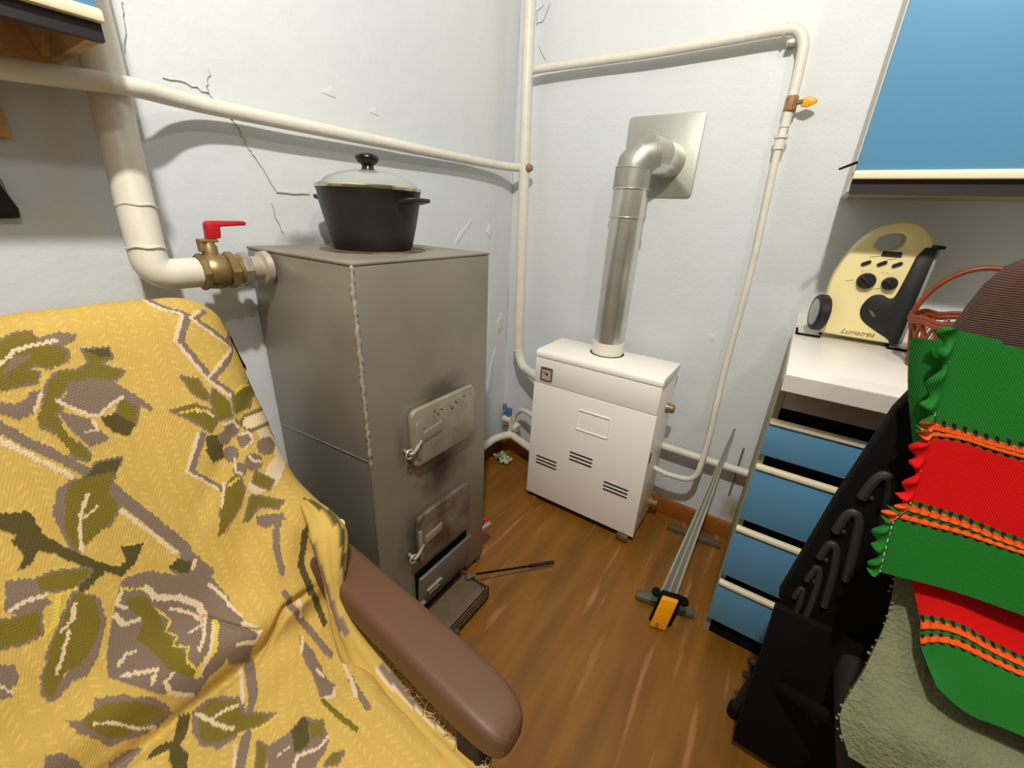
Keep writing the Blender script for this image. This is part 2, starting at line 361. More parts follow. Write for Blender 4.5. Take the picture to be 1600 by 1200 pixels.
bm = B(); lathe(bm, [(0,0),(.02,0),(.02,.045),(0,.045)], (.050,-.062,.215), (1,0,0), 16); obj('valve_body', bm, M_pipe, tt)
tb = thing('handwheel_valve', 'small blue tap handle above the white corner pipes', 'valve', (.075, -.06, .25))
bm = B(); box(bm, .052,.10,-.082,-.066,.245,.285, None); obj('handle', bm, M_blue2, tb, bevel=.005)
bm = B(); box(bm, .046,.060,-.078,-.058,.262,.296); obj('handle_stop', bm, M_rust, tb, bevel=.003)
bm = B(); lathe(bm, [(0,0),(.008,0),(.008,.03),(0,.03)], (.075,-.066,.222), (0,0,1), 12); obj('stem', bm, M_nickel, tb)
bm = B(); lathe(bm, [(0,0),(.006,0),(.004,.004),(0,.005)], (.062,-.082,.262), (0,-1,0), 12); obj('screw', bm, M_nickel, tb)
# lower return pipe at the back wall, right of boiler
bm = B(); tube(bm, [(.80,-.05,.333),(1.0,-.05,.332),(1.30,-.05,.331)], .015, 16)
tag(obj('return_pipe', bm, M_pipe, None, 60), 'white pipe low along the back wall between boiler and drawers', 'pipe')
# gas pipe
tg = thing('gas_pipe', 'thin white gas pipe over the flue plate and down the back wall to the boiler', 'pipe', (.95, -.05, .25))
up = [(.095,-.05,1.652),(.16,-.044,1.654),(.36,-.04,1.652),(.55,-.04,1.650),(.75,-.04,1.653),(.89,-.04,1.656),(.925,-.04,1.650),(.945,-.04,1.625),(.951,-.04,1.59),(.954,-.04,1.50)]
obj('pipe_upper', tube(B(), smoothpath(up, 6), .0135, 14), M_pipe, tg, 60)
dn = fillet([(.953,-.04,1.45),(.950,-.04,1.375),(.963,-.04,1.05),(.960,-.045,.68),(.972,-.09,.42),(.965,-.125,.27),(.86,-.13,.262),(.80,-.13,.275)], .07, 8)
obj('pipe_lower', tube(B(), dn, .0105, 14), M_pipe, tg, 60)
for (c, a, r, h) in (((.893,-.04,1.656),(1,0,0),.0175,.006), ((.9515,-.04,1.398),(0,0,1),.0185,.008), ((.951,-.04,1.37),(0,0,1),.0145,.03), ((.9525,-.04,1.425),(0,0,1),.0125,.04), ((.853,-.13,.2625),(1,0,0),.0135,.008)):
    bm = B(); lathe(bm, [(0,0),(r,0),(r,h),(0,h)], c, a, 18); obj('union_collar', bm, M_pipe, tg, 30)
bm = B(); lathe(bm, [(0,0),(.012,0),(.016,.006),(.016,.036),(.012,.044),(0,.044)], (.954,-.04,1.46), (0,0,1), 10); obj('valve_body', bm, M_rust, tg, 20)
bm = B(); lathe(bm, [(0,0),(.006,0),(.006,.014),(0,.014)], (.968,-.042,1.484), (1,-.1,0), 10); obj('valve_stem', bm, M_brass, tg)
bm = B(); prism(bm, [(.978,-.046,1.474),(.995,-.046,1.470),(1.008,-.046,1.476),(1.016,-.046,1.481),(1.016,-.046,1.486),(1.006,-.046,1.492),(.992,-.046,1.496),(.978,-.046,1.49)], (0,.008,0)); obj('valve_handle', bm, M_yel, tg, bevel=.003)
bm = B(); box(bm, .905,.925,-.04,.0,1.622,1.634); obj('wall_hook', bm, M_nickel, tg, bevel=.002)

# ------------------------------------------------------------------ solid-fuel stove
sx0, sx1, sy0, sy1, sz = .012, .40, -1.108, -.683, 1.0655
ts = thing('stove', 'tall silver-grey welded steel solid-fuel stove against the left wall', 'stove', (.2, -.9, 0))
bm = B(); box(bm, sx0, sx1, sy0, sy1, .03, sz-.006); obj('stove_body', bm, M_stove, ts, bevel=.004)
bm = B(); box(bm, sx0-.001, sx1+.0008, sy0-.0008, sy1+.0008, sz-.006, sz); obj('cooking_plate', bm, M_stovetop, ts, bevel=.002)
bm = B(); lathe(bm, [(.055,0),(.125,0),(.125,.003),(.055,.003),(.055,0)], (.20,-.895,sz-.001), (0,0,1), 40); obj('burner_ring', bm, M_rusty, ts)
for z in (0,):
    for (x, y) in ((.03,-1.09),(.38,-1.09),(.03,-.70),(.38,-.70)):
        bm = B(); box(bm, x-.015, x+.015, y-.012, y+.012, 0, .032); obj('foot', bm, M_tray, ts)
def bead(p0, p1, r, step):
    bm = B(); p0, p1 = V(p0), V(p1); n = int((p1-p0).length/step); prev = None
    path = [p0.lerp(p1, i/n) + V((random.uniform(-1,1), random.uniform(-1,1), random.uniform(-1,1)))*r*.25 for i in range(n+1)]
    rr = [r*random.uniform(.7, 1.25) for _ in path]
    return tube(bm, path, rr, 7)
obj('weld_seam', bead((sx1+.001, sy0-.001, .62), (sx1+.001, sy0-.001, sz-.004), .0042, .005), M_weld, ts, 60)
obj('weld_seam', bead((sx0+.01, sy0, .602), (sx1, sy0, .630), .0018, .007), M_stove, ts, 60)
obj('weld_seam', bead((sx1, sy0-.001, .03), (sx1, sy0-.001, .62), .0022, .007), M_stove, ts, 60)
def door(name, yc, zc, w, h, m, dx, lab=None):
    # plate door on the front face (x = sx1), its y axis along -y .. +y
    d = None; bm = B(); prism(bm, [(sx1+.006, yc+a, zc+b) for a, b in roundrect(w, h, .02)], (dx, 0, 0)); d = obj(name, bm, m, ts, bevel=.004, label=lab)
    bm = B(); prism(bm, [(sx1-.002, yc+a, zc+b) for a, b in roundrect(w-.02, h-.02, .012)], (.010, 0, 0)); obj('door_frame', bm, M_rusty, d)
    return d
def latch(d, yc, zc, x):
    bm = B(); prism(bm, [(x-.002, yc-.085, zc-.004), (x-.002, yc-.02, zc+.003), (x-.002, yc-.02, zc+.03), (x-.002, yc-.085, zc+.022)], (.005, 0, 0)); obj('latch_bar', bm, M_iron, d, bevel=.0015)
    bm = B(); box(bm, x-.004, x+.005, yc-.108, yc-.100, zc-.045, zc+.055); obj('door_rib', bm, M_iron, d, bevel=.002)
    bm = B(); tube(bm, smoothpath([(sx1+.002,yc-.13,zc-.016),(x+.004,yc-.132,zc-.016),(x+.006,yc-.118,zc-.012),(x+.002,yc-.095,zc+.004)], 5), .005, 10); obj('latch_handle', bm, M_iron, d)
    bm = B(); t = [V((x+.003, yc-.135+.011*math.cos(a), zc-.016+.012*math.sin(a))) for a in np.linspace(0, 2*PI, 15)[:-1]]; tube(bm, t, .0026, 8, closed=True); obj('latch_ring', bm, M_weld, d)
def hinge(d, y, zs, x):
    for z in zs:
        bm = B(); lathe(bm, [(0,0),(.006,0),(.006,.03),(0,.03)], (x, y, z), (0,0,1), 10); obj('hinge', bm, M_iron, d)
d1 = door('fire_door', -.8805, .641, .238, .158, M_iron, .016, 'silvered upper stove door with rust specks'); latch(d1, -.8805, .632, sx1+.022); hinge(d1, -.765, (.58, .66), sx1+.014)
d2 = door('stoking_door', -.8865, .319, .216, .166, M_rusty, .014, 'scorched brown middle stove door'); latch(d2, -.8865, .305, sx1+.020); hinge(d2, -.782, (.26, .345), sx1+.012)
bm = B()
for _ in range(16):
    y, z = random.gauss(-.87, .05), random.gauss(.69, .012); s = random.uniform(.0015, .0038); lathe(bm, [(0, .0), (s, 0), (s*.7, .0008), (0, .001)], (sx1+.0218, min(max(y, -.98), -.78), min(z, .712)), (1,0,0), 7)
o = obj('rust_speck', bm, M_dark, d1); o['kind'] = 'stuff'
bm = B(); prism(bm, [(sx1+.002, -1.0, .192), (sx1+.002, -.776, .192), (sx1+.002, -.776, .062), (sx1+.002, -1.0, .062)], (.010, 0, 0))
bmesh.ops.rotate(bm, verts=bm.verts[:], cent=V((sx1+.002, -.9, .062)), matrix=Matrix.Rotation(.09, 3, 'Y'))
d3 = obj('ash_door', bm, M_ash, ts, bevel=.003, label='plain lower ash door hanging slightly open')
bm = B(); box(bm, sx1+.018, sx1+.026, -.975, -.915, .125, .128); box(bm, sx1+.016, sx1+.024, -.968, -.925, .108, .111); obj('press_rib', bm, M_iron, d3)
bm = B(); box(bm, sx1+.018, sx1+.032, -1.012, -.99, .10, .108); obj('door_catch', bm, M_nickel, d3, bevel=.002)
bm = B(); box(bm, sx1-.01, sx1+.003, -1.0, -.776, .035, .20); obj('ash_opening', bm, M_blackm, ts)
# ash pan
tpn = thing('ash_pan', 'rusty steel ash pan pulled out under the stove door', 'tray', (.46, -.89, 0))
bm = B(); PX0, PX1, PY0, PY1, PZ = .404, .522, -1.0, -.805, .058
box(bm, PX0, PX1, PY0, PY1, .008, .014); box(bm, PX1-.004, PX1, PY0, PY1, .008, PZ); box(bm, PX0, PX1, PY0, PY0+.004, .008, PZ); box(bm, PX0, PX1, PY1-.004, PY1, .008, PZ); obj('pan', bm, M_tray, tpn)
bm = B(); box(bm, PX0+.022, PX1+.002, PY0-.002, PY1-.012, PZ-.004, PZ); obj('pan_lip', bm, M_tray, tpn, bevel=.0015)
for y in (-.975, -.83):
    bm = B(); lathe(bm, [(0,0),(.008,0),(.008,.01),(0,.01)], (.50, y, 0), (0,0,1), 10); obj('pan_foot', bm, M_dark, tpn)
bm = B(); lathe(bm, [(0,0),(.006,0),(.006,.012),(0,.014)], (PX1, -.965, .03), (1,0,0), 10); obj('pan_knob', bm, M_tray, tpn)
# drain cock on the far side of the stove
tdc = thing('drain_cock', 'small drain tap with a red handle at the foot of the stove', 'valve', (.385, -.65, .09))
bm = B(); lathe(bm, [(0,0),(.013,0),(.013,.035),(.010,.037),(.010,.055),(0,.055)], (.385,-.686,.125), (.1,1,-.1), 14); obj('tap_body', bm, M_nickel, tdc)
bm = B(); box(bm, .380,.390,-.668,-.640,.150,.156); box(bm, .380,.390,-.668,-.660,.13,.156); obj('tap_handle', bm, M_red, tdc, bevel=.002)
# poker
tk = thing('poker', 'thin black iron poker leaning out from the ash pan over the floor', 'poker', (.53, -.70, .03))
bm = B(); tube(bm, [(.455,-.80,.062),(.53,-.70,.048),(.60,-.605,.034)], .0035, 8); obj('rod', bm, M_blackm, tk)
bm = B(); tube(bm, [(.575,-.640,.040),(.628,-.566,.030)], .0062, 10); obj('grip', bm, M_black, tk)
bm = B(); prism(bm, [(.440,-.825,.066),(.455,-.832,.064),(.468,-.802,.062),(.456,-.794,.064)], (0,0,.006)); obj('blade', bm, M_tray, tk, bevel=.001)

# ------------------------------------------------------------------ cooking pot
px, py, pz = .20, -.895, sz+.002
tpot = thing('cooking_pot', 'black cast pot with a glass lid on top of the stove', 'pot', (px, py, pz))
bm = B(); lathe(bm, [(0,0),(.088,0),(.093,.005),(.104,.05),(.115,.105),(.117,.128),(.119,.130),(.119,.134),(.112,.134),(.110,.12),(.098,.05),(.088,.008),(0,.008)], (px,py,pz), seg=48); obj('pot_body', bm, M_pot, tpot, 40)
for s in (-1, 1):
    a = math.radians(12)+ (0 if s > 0 else PI); c, q = math.cos(a), math.sin(a); tgt = V((-q, c, 0)); rad = V((c, q, 0)); o3 = V((px, py, pz+.110))
    bm = B(); prism(bm, [o3+rad*.112+tgt*.045-V((0,0,.006)), o3+rad*.135+tgt*.042, o3+rad*.150+tgt*.028, o3+rad*.152, o3+rad*.150-tgt*.028, o3+rad*.135-tgt*.042, o3+rad*.112-tgt*.045-V((0,0,.006))], (0,0,.009)); obj('pot_handle', bm, M_pot, tpot, bevel=.003)
lid = obj('lid', lathe(B(), [(.116,.136),(.112,.143),(.095,.156),(.07,.166),(.04,.172),(.012,.174),(.012,.171),(.04,.169),(.07,.163),(.094,.153),(.110,.140),(.114,.136),(.116,.136)], (px,py,pz), seg=48), M_glass, tpot, 60)
obj('lid_rim', lathe(B(), [(.113,.133),(.121,.133),(.1215,.138),(.118,.141),(.114,.140),(.113,.133)], (px,py,pz), seg=48), M_rim, lid, 40)
obj('lid_knob', lathe(B(), [(0,.172),(.018,.172),(.014,.178),(.013,.184),(.022,.190),(.027,.197),(.026,.204),(.018,.209),(0,.210)], (px,py,pz), seg=28), M_knob, lid, 50)
obj('knob_ring', lathe(B(), [(.012,.170),(.021,.170),(.021,.1745),(.012,.1755),(.012,.170)], (px,py,pz), seg=24), M_rim, lid, 40)

# ------------------------------------------------------------------ gas boiler
bx0, bx1, by0, by1, bz0, bz1 = .331, .818, -.280, -.066, .030, .688
tbo = thing('gas_boiler', 'low white floor-standing gas boiler in the corner under the flue pipe', 'boiler', ((bx0+bx1)/2, (by0+by1)/2, 0))
bm = B(); box(bm, bx0+.004, bx1-.004, by0+.010, by1, bz0, bz1-.032); obj('casing', bm, M_boiler, tbo, bevel=.004)
bm = B(); prism(bm, [(bx0, by0, bz1-.028), (bx0, by0, bz1-.014), (bx0, by0+.004, bz1-.006), (bx0, by0+.014, bz1), (bx0, by1, bz1), (bx0, by1, bz1-.028)], (bx1-bx0, 0, 0)); obj('lid', bm, M_boiler, tbo, bevel=.003)
bm = B(); box(bm, bx0+.002, bx1-.002, by0+.001, by0+.012, .5565, bz1-.0305); fp = obj('upper_panel', bm, M_boiler, tbo, bevel=.0015)
bm = B(); box(bm, bx0+.001, bx1-.001, by0, by0+.012, bz0+.004, .5535); lp = obj('front_panel', bm, M_boiler, tbo, bevel=.0015)
bm = B(); box(bm, bx0+.01, bx1-.01, by0+.012, by1-.005, .012, bz0); obj('plinth', bm, M_dark, tbo)
bm = B(); lathe(bm, [(.062,0),(.064,.0),(.064,.0015),(.0,.0015)], (.560,-.135,bz1), (0,0,1), 36); obj('flue_gap', bm, M_dark, tbo)
for (x, y) in ((.36,-.25),(.79,-.255),(.36,-.09),(.79,-.09)):
    bm = B(); lathe(bm, [(0,0),(.018,0),(.018,.006),(.008,.008),(.008,.03),(0,.03)], (x, y, 0), (0,0,1), 14); obj('foot', bm, M_nickel, tbo)
bm = B(); box(bm, .755,.80, -.292,-.262,.006,.03); obj('foot_bracket', bm, M_tray, tbo, bevel=.002)
# raised badge outline
def frame2(bm, cx, cz, w, h, y, t, dep, r=.006):
    o_ = roundrect(w, h, r); i_ = roundrect(w-2*t, h-2*t, max(r-t, .001)); n = len(o_)
    A = [bm.verts.new((cx+a, y, cz+b)) for a, b in o_]; Bv = [bm.verts.new((cx+a, y, cz+b)) for a, b in i_]
    A2 = [bm.verts.new((cx+a, y-dep, cz+b)) for a, b in o_]; B2 = [bm.verts.new((cx+a, y-dep, cz+b)) for a, b in i_]
    for i in range(n):
        j = (i+1) % n
        for q in ((A[i], A[j], A2[j], A2[i]), (Bv[j], Bv[i], B2[i], B2[j]), (A2[i], A2[j], B2[j], B2[i]), (A[j], A[i], Bv[i], Bv[j])): bm.faces.new(q)
    return bm
obj('embossed_frame', frame2(B(), .597, .453, .130, .084, by0+.0005, .0032, .004), M_boiler, lp)
for (vx, vz) in ((.417, .212), (.5665, .286), (.7195, .2125)):
    for k in (-1, 0, 1):
        bm = B(); prism(bm, [(vx+a, by0-.0004, vz+k*.0162+b) for a, b in roundrect(.098, .0072, .0034, 3)], (0, .002, 0)); obj('vent_slot', bm, M_dark, lp)
g = obj('thermometer', frame2(B(), .3855, .599, .050, .053, by0+.001, .0045, .006, .004), M_bezel, fp)
bm = B(); box(bm, .3635,.4075, by0-.001, by0+.001, .576,.622); obj('dial', bm, M_dial, g)
bm = B(); prism(bm, [(.370,by0-.002,.602),(.370,by0-.002,.6035),(.387,by0-.002,.6015),(.387,by0-.002,.597)], (0,.0012,0)); lathe(bm, [(0,0),(.0042,0),(.0042,.003),(0,.003)], (.3878,by0-.001,.5992), (0,-1,0), 12); obj('needle', bm, M_dark, g)
bm = B()
for k in range(9):
    a = PI*(k/8); box(bm, .3855+.0185*math.cos(a)-.0005, .3855+.0185*math.cos(a)+.0005, by0-.0016, by0, .600+.0165*math.sin(a)-.001, .600+.0165*math.sin(a)+.001)
o = obj('tick_mark', bm, M_bezel, g)
bm = B(); lathe(bm, [(0,0),(.020,0),(.020,.006),(.017,.010),(.017,.022),(.013,.028),(0,.030)], (bx1-.004, -.135, .535), (1,0,0), 24); obj('side_outlet', bm, mat('blanked_outlet', (150, 138, 116), .35, .6), tbo, 40)
bm = B(); lathe(bm, [(0,0),(.017,0),(.017,.012),(.011,.014),(.011,.024),(.015,.026),(.015,.034),(0,.034)], (bx1-.004, -.10, .095), (1,0,0), 16); obj('drain_tap', bm, M_rust, tbo, 40)
bm = B(); box(bm, bx1-.006, bx1+.002, -.262, -.254, .36, .40); obj('latch', bm, M_bezel, tbo)

# flue
tf = thing('flue_pipe', 'shiny galvanised flue pipe rising from the boiler into the wall plate', 'flue', (.560, -.135, bz1))
FC = V((.560, -.135, 0))
A0, A1, A2 = FC+V((0,0,.725)), FC+V((.002,0,1.165)), FC+V((.003,0,1.225))
bm = B(); tube(bm, [FC+V((0,0,bz1+.001)), FC+V((0,0,.735))], .0585, 36); obj('collar', bm, mat('collar_enamel', (236, 232, 214), .3), tf, 60)
bm = B(); tube(bm, [FC+V((0,0,.733)), FC+V((.002,0,1.172))], .0545, 40); obj('pipe_section', bm, M_zinc, tf, 60)
bm = B(); tube(bm, [FC+V((.002,0,1.168)), FC+V((.003,0,1.258))], .0562, 40); obj('pipe_section', bm, M_zinc, tf, 60)
bm = B(); tube(bm, [FC+V((.003,0,1.255)), FC+V((.004,0,1.315))], .0582, 40); obj('pipe_section', bm, M_zincd, tf, 60)
# segmented elbow turning right/back into the wall
E0 = FC+V((.004,0,1.312)); E3 = V((.634, .0, 1.350))
bm = B(); tube(bm, [E0, E0+V((.0,.0,.012)), E0+V((.020,.012,.040)), E0+V((.048,.035,.050))], [.0572,.0572,.0572,.056], 40); obj('elbow_segment', bm, M_zincd, tf, 22)
bm = B(); tube(bm, [E0+V((.030,.020,.047)), E0+V((.058,.05,.046)), E3+V((0,.004,0))], [.0572,.0562,.0555], 40); obj('elbow_segment', bm, M_zinc, tf, 22)
for (z, r) in ((1.170,.0575),(1.256,.0592),):
    bm = B(); tube(bm, [FC+V((.003+r*math.cos(t), r*math.sin(t), z)) for t in np.linspace(0, 2*PI, 41)[:-1]], .0018, 6, closed=True); obj('bead', bm, M_zinc, tf)
bm = B(); lathe(bm, [(.0572,-.002),(.0592,0),(.0572,.002)], E0+V((0,0,.004)), (0.05,0,1), 36); obj('bead', bm, M_zincd, tf)
bm = B(); prism(bm, [(.602+a, .002, 1.364+b) for a, b in roundrect(.25, .25, .014)], (0, -.0075, 0)); tag(obj('wall_plate', bm, M_zincd, None, bevel=.002), 'square galvanised cover plate on the back wall behind the flue elbow', 'plate')

# ------------------------------------------------------------------ drawer unit with worktop
cx0, cx1, cy0 = 1.119, 1.62, -.491
tdu = thing('drawer_cabinet', 'kitchen base cabinet with four blue drawers and cream handle strips', 'cabinet', (1.36, -.25, 0))
bm = B(); box(bm, cx0, cx0+.016, cy0, -.02, .0, .835); obj('side_panel', bm, M_carc, tdu)
bm = B(); box(bm, cx1-.016, cx1, cy0, -.02, .0, .835); obj('side_panel', bm, M_carc, tdu)
bm = B(); box(bm, cx0+.016, cx1-.016, cy0+.02, -.03, .08, .835); obj('carcass', bm, M_blackm, tdu)
bm = B(); box(bm, cx0+.016, cx1-.016, cy0+.002, cy0+.03, .765, .838); obj('top_rail', bm, M_grey, tdu)
bm = B(); box(bm, cx0+.003, cx1-.016, cy0+.004, cy0+.03, .0, .066); obj('plinth', bm, M_blackm, tdu)
for k, (zt, zb) in enumerate(((.737, .641), (.6096, .442), (.413, .246), (.2178, .070))):
    bm = B(); box(bm, cx0+.003, cx1-.004, cy0-.018, cy0+.001, zb, zt-.010); d = obj('drawer', bm, M_blue, tdu, bevel=.0015)
    bm = B(); box(bm, cx0+.003, cx1-.004, cy0-.024, cy0-.006, zt-.010, zt+.002); obj('handle_strip', bm, M_cream, d, bevel=.003)
    bm = B(); box(bm, cx0+.016, cx1-.016, cy0+.010, cy0+.02, zt+.002, zt+.05); obj('finger_gap', bm, M_blackm, d)
twt = thing('worktop', 'white laminate worktop over the blue drawers', 'worktop', (1.5, -.3, .84))
bm = B(); box(bm, 1.121, 2.3, -.588, -.006, .838, .878); obj('slab', bm, M_counter, twt, bevel=.002)
bm = B(); box(bm, 1.1205, 2.3, -.5895, -.587, .840, .8755); obj('edge_strip', bm, M_counter_edge, twt)
bm = B(); box(bm, 1.121, 2.3, -.024, -.004, .878, .915); obj('upstand', bm, M_counter, twt, bevel=.002)

# ------------------------------------------------------------------ wall cabinets
def wallcab_right():
    t = thing('wall_cabinet', 'blue wall cabinet with cream bottom strip above the worktop', 'cabinet', (1.55, -.16, 1.25))
    bm = B(); box(bm, 1.148, 1.97, -.300, -.004, 1.246, 2.1); obj('carcass', bm, M_carc, t)
    bm = B(); box(bm, 1.134, 1.150, -.300, -.004, 1.246, 2.1); obj('side_panel', bm, mat('side_laminate', (206, 204, 190), .5), t)
    bm = B(); box(bm, 1.136, 1.97, -.320, -.301, 1.286, 2.1); d = obj('door', bm, M_blue, t, bevel=.002)
    bm = B(); box(bm, 1.136, 1.97, -.326, -.304, 1.270, 1.287); obj('handle_strip', bm, M_cream, d, bevel=.003)
    bm = B(); box(bm, 1.138, 1.97, -.312, -.2985, 1.240, 1.270); obj('bottom_rail', bm, mat('black_brown_rail', (34, 24, 18), .6), t)
    bm = B(); prism(bm, [(1.1335,-.335+.01,1.300),(1.1335,-.325,1.305),(1.105,-.36,1.288),(1.105,-.364,1.284)], (.003,0,0)); obj('hinge_pin', bm, M_blackm, t)
wallcab_right()
def wallcab_left():
    t = thing('wall_cabinet', 'blue wall cabinet with open raw-wood underside, high on the left wall', 'cabinet', (.12, -1.85, 1.33))
    y1, y0, x1 = -1.338, -2.4, .235
    bm = B(); box(bm, .004, x1-.02, y0, y1-.012, 1.40, 2.1); obj('carcass', bm, M_rawwood, t)
    bm = B(); box(bm, .004, x1-.016, y1-.014, y1, 1.356, 2.1); obj('side_panel', bm, M_rawwood, t)
    bm = B(); box(bm, x1-.016, x1+.002, y0, y1+.0, 1.388, 2.1); d = obj('door', bm, M_blue, t, bevel=.002)
    bm = B(); box(bm, x1-.012, x1+.008, y0, y1+.003, 1.374, 1.389); obj('handle_strip', bm, M_cream, d, bevel=.003)
    bm = B(); box(bm, x1-.016, x1-.002, y0, y1, 1.354, 1.376); obj('bottom_rail', bm, mat('black_rail', (22, 14, 20), .5), t)
    bm = B(); box(bm, .004, .02, y0, y1-.014, 1.345, 1.40); obj('hanging_batten', bm, M_rawwood, t)
    for y in (-1.40, -1.47):
        bm = B(); prism(bm, [(x1-.018,y,1.372),(x1-.06,y,1.400),(x1-.018,y,1.400)], (0,-.02,0)); obj('corner_block', bm, M_rawwood, t)
    bm = B(); prism(bm, [(.022,-1.346,1.36),(.09,-1.346,1.399),(.022,-1.357,1.399)], (0,-.015,0)); obj('corner_block', bm, M_rawwood, t)
wallcab_left()
# bits on the far left of the left wall
bm = B(); box(bm, .002, .022, -1.55, -1.424, 1.236, 1.328); tag(obj('wall_batten', bm, M_rawwood, None, bevel=.003), 'short wooden batten on the left wall under the thin pipe', 'batten')
tso = thing('wall_socket', 'blackened burnt-out socket box at the left edge of the left wall', 'socket', (.01, -1.47, 1.115))
bm = B(); prism(bm, [(.0,-1.52,1.118),(.0,-1.447,1.120),(.0,-1.446,1.135),(.0,-1.456,1.172),(.0,-1.470,1.192),(.0,-1.52,1.196)], (.018,0,0)); obj('socket_box', bm, M_outlet, tso, bevel=.004)
bm = B(); prism(bm, [(.0,-1.456,1.140),(.0,-1.450,1.138),(.0,-1.452,1.176),(.0,-1.466,1.202),(.0,-1.51,1.206),(.0,-1.51,1.198),(.0,-1.471,1.194),(.0,-1.457,1.172)], (.016,0,0)); obj('plaster_rim', bm, M_plain, tso, bevel=.002)

# ------------------------------------------------------------------ cream appliance on the worktop
hy = -.155
tha = thing('fan_heater', 'cream upright appliance with two black dials and side wheel on the worktop', 'appliance', (1.26, -.1, .878))
outl = [(1.179,.892),(1.171,.963),(1.168,1.032),(1.179,1.086),(1.200,1.137),(1.226,1.169),(1.258,1.187),(1.287,1.189),(1.315,1.178),(1.335,1.155),(1.343,1.133),(1.345,1.078),(1.346,1.015),(1.346,.937),(1.345,.890)]
o2 = [(v.x, v.z) for v in smoothpath([(a, 0, b) for a, b in outl], 3)]
hole = [(1.231,1.130),(1.236,1.149),(1.254,1.160),(1.277,1.162),(1.290,1.152),(1.288,1.133),(1.274,1.122),(1.248,1.119)]
h2 = [(v.x, v.z) for v in smoothpath([(a, 0, b) for a, b in hole+hole[:1]], 3)][:-1]
def plate_with_hole(outer, inner, y0, y1):
    bm = B(); A = [bm.verts.new((a, y0, b)) for a, b in outer]; I = [bm.verts.new((a, y0, b)) for a, b in inner]
    es = [bm.edges.new((A[i], A[(i+1) % len(A)])) for i in range(len(A))] + [bm.edges.new((I[i], I[(i+1) % len(I)])) for i in range(len(I))]
    bmesh.ops.triangle_fill(bm, use_beauty=True, use_dissolve=False, edges=es)
    r = bmesh.ops.extrude_face_region(bm, geom=bm.faces[:]); bmesh.ops.translate(bm, verts=[q for q in r['geom'] if isinstance(q, bmesh.types.BMVert)], vec=(0, y1-y0, 0)); return bm
hb = obj('housing', plate_with_hole(o2, h2, hy, hy+.085), M_heater, tha, bevel=.007, bseg=3)
lobe = [(v.x, v.z) for v in smoothpath([(x, 0, z) for x, z in ((1.312,1.03),(1.308,1.010),(1.298,1.006),(1.283,1.013),(1.265,1.008),(1.253,.988),(1.251,.965),(1.262,.942),(1.293,.921),(1.326,.903),(1.334,.892))], 4)]
bm = B(); prism(bm, [(x, hy-.003, z) for x, z in [(1.352,.891),(1.352,1.135),(1.330,1.133),(1.319,1.11),(1.315,1.06)]+lobe], (0,.006,0)); obj('black_panel', bm, M_black, tha, bevel=.002)
bm = B(); box(bm, 1.345, 1.360, hy+.004, hy+.085, .893, 1.132); obj('grille_side', bm, M_hgrey, tha, bevel=.003)
bm = B(); box(bm, 1.341, 1.366, hy-.002, hy+.08, 1.131, 1.139); obj('grille_cap', bm, M_black, tha, bevel=.002)
def dial(x, z, r):
    bm = B(); lathe(bm, [(0,.016),(r*.8,.016),(r*.92,.013),(r,.004),(r,0),(0,0)], (x, hy, z), (0,-1,0), 28); d = obj('dial', bm, M_black, tha, 30)
    bm = B(); box(bm, x-r*.75, x+r*.75, hy-.020, hy-.015, z-.003, z+.003); bmesh.ops.rotate(bm, verts=bm.verts[:], cent=V((x,hy,z)), matrix=Matrix.Rotation(.7, 3, 'Y')); obj('dial_grip', bm, M_black, d, bevel=.001)
dial(1.241, 1.043, .0205); dial(1.289, 1.042, .0165)
for (x, z) in ((1.228,1.087),(1.260,1.089),(1.290,1.089)):
    bm = B(); prism(bm, [V((x,hy-.004,z)) + V((a*math.cos(.55)-b*math.sin(.55), 0, a*math.sin(.55)+b*math.cos(.55))) for a, b in roundrect(.021, .0085, .004)], (0,.006,0)); obj('push_button', bm, M_black, tha)
bm = B(); prism(bm, [(1.252,hy-.003,1.107),(1.292,hy-.003,1.107),(1.290,hy-.003,1.119),(1.254,hy-.003,1.119)], (0,.02,0)); obj('switch', bm, M_chairwood, tha)
bm = B(); prism(bm, [(1.266,hy-.0034,.972),(1.276,hy-.0034,.969),(1.286,hy-.0034,.957),(1.28,hy-.0034,.955)], (0,.002,0)); obj('panel_mark', bm, M_rusty, tha)
bm = B(); lathe(bm, [(0,0),(.044,0),(.049,.005),(.049,.022),(.044,.027),(0,.027)], (1.178, hy-.002, .948), (-1,-.25,.0), 30); wl = obj('wheel', bm, M_black, tha, 30)
bm = B(); lathe(bm, [(0,.004),(.018,.003),(.036,0),(.0365,-.003),(0,-.003)], (1.1515, hy-.0085, .948), (-1,-.25,0), 30); obj('wheel_hub', bm, M_wheel, wl, 40)
for (x0, x1) in ((1.128, 1.185), (1.335, 1.40)):
    bm = B(); tube(bm, [(x0, hy-.01, .8815), (x1, hy-.01, .8815)], .0032, 8); tube(bm, [(x0, hy-.01, .8815), (x0, hy+.07, .8815)], .0032, 8); tube(bm, [(x1 if x0 < 1.2 else x0, hy+.02, .8815), (x1 if x0 < 1.2 else x0, hy+.02, .895)], .0032, 8); obj('wire_foot', bm, M_blackm, tha)
bm = B(); box(bm, 1.335, 1.395, hy+.0, hy+.08, .8785, .8835); obj('drip_tray', bm, M_hgrey, tha, bevel=.002)
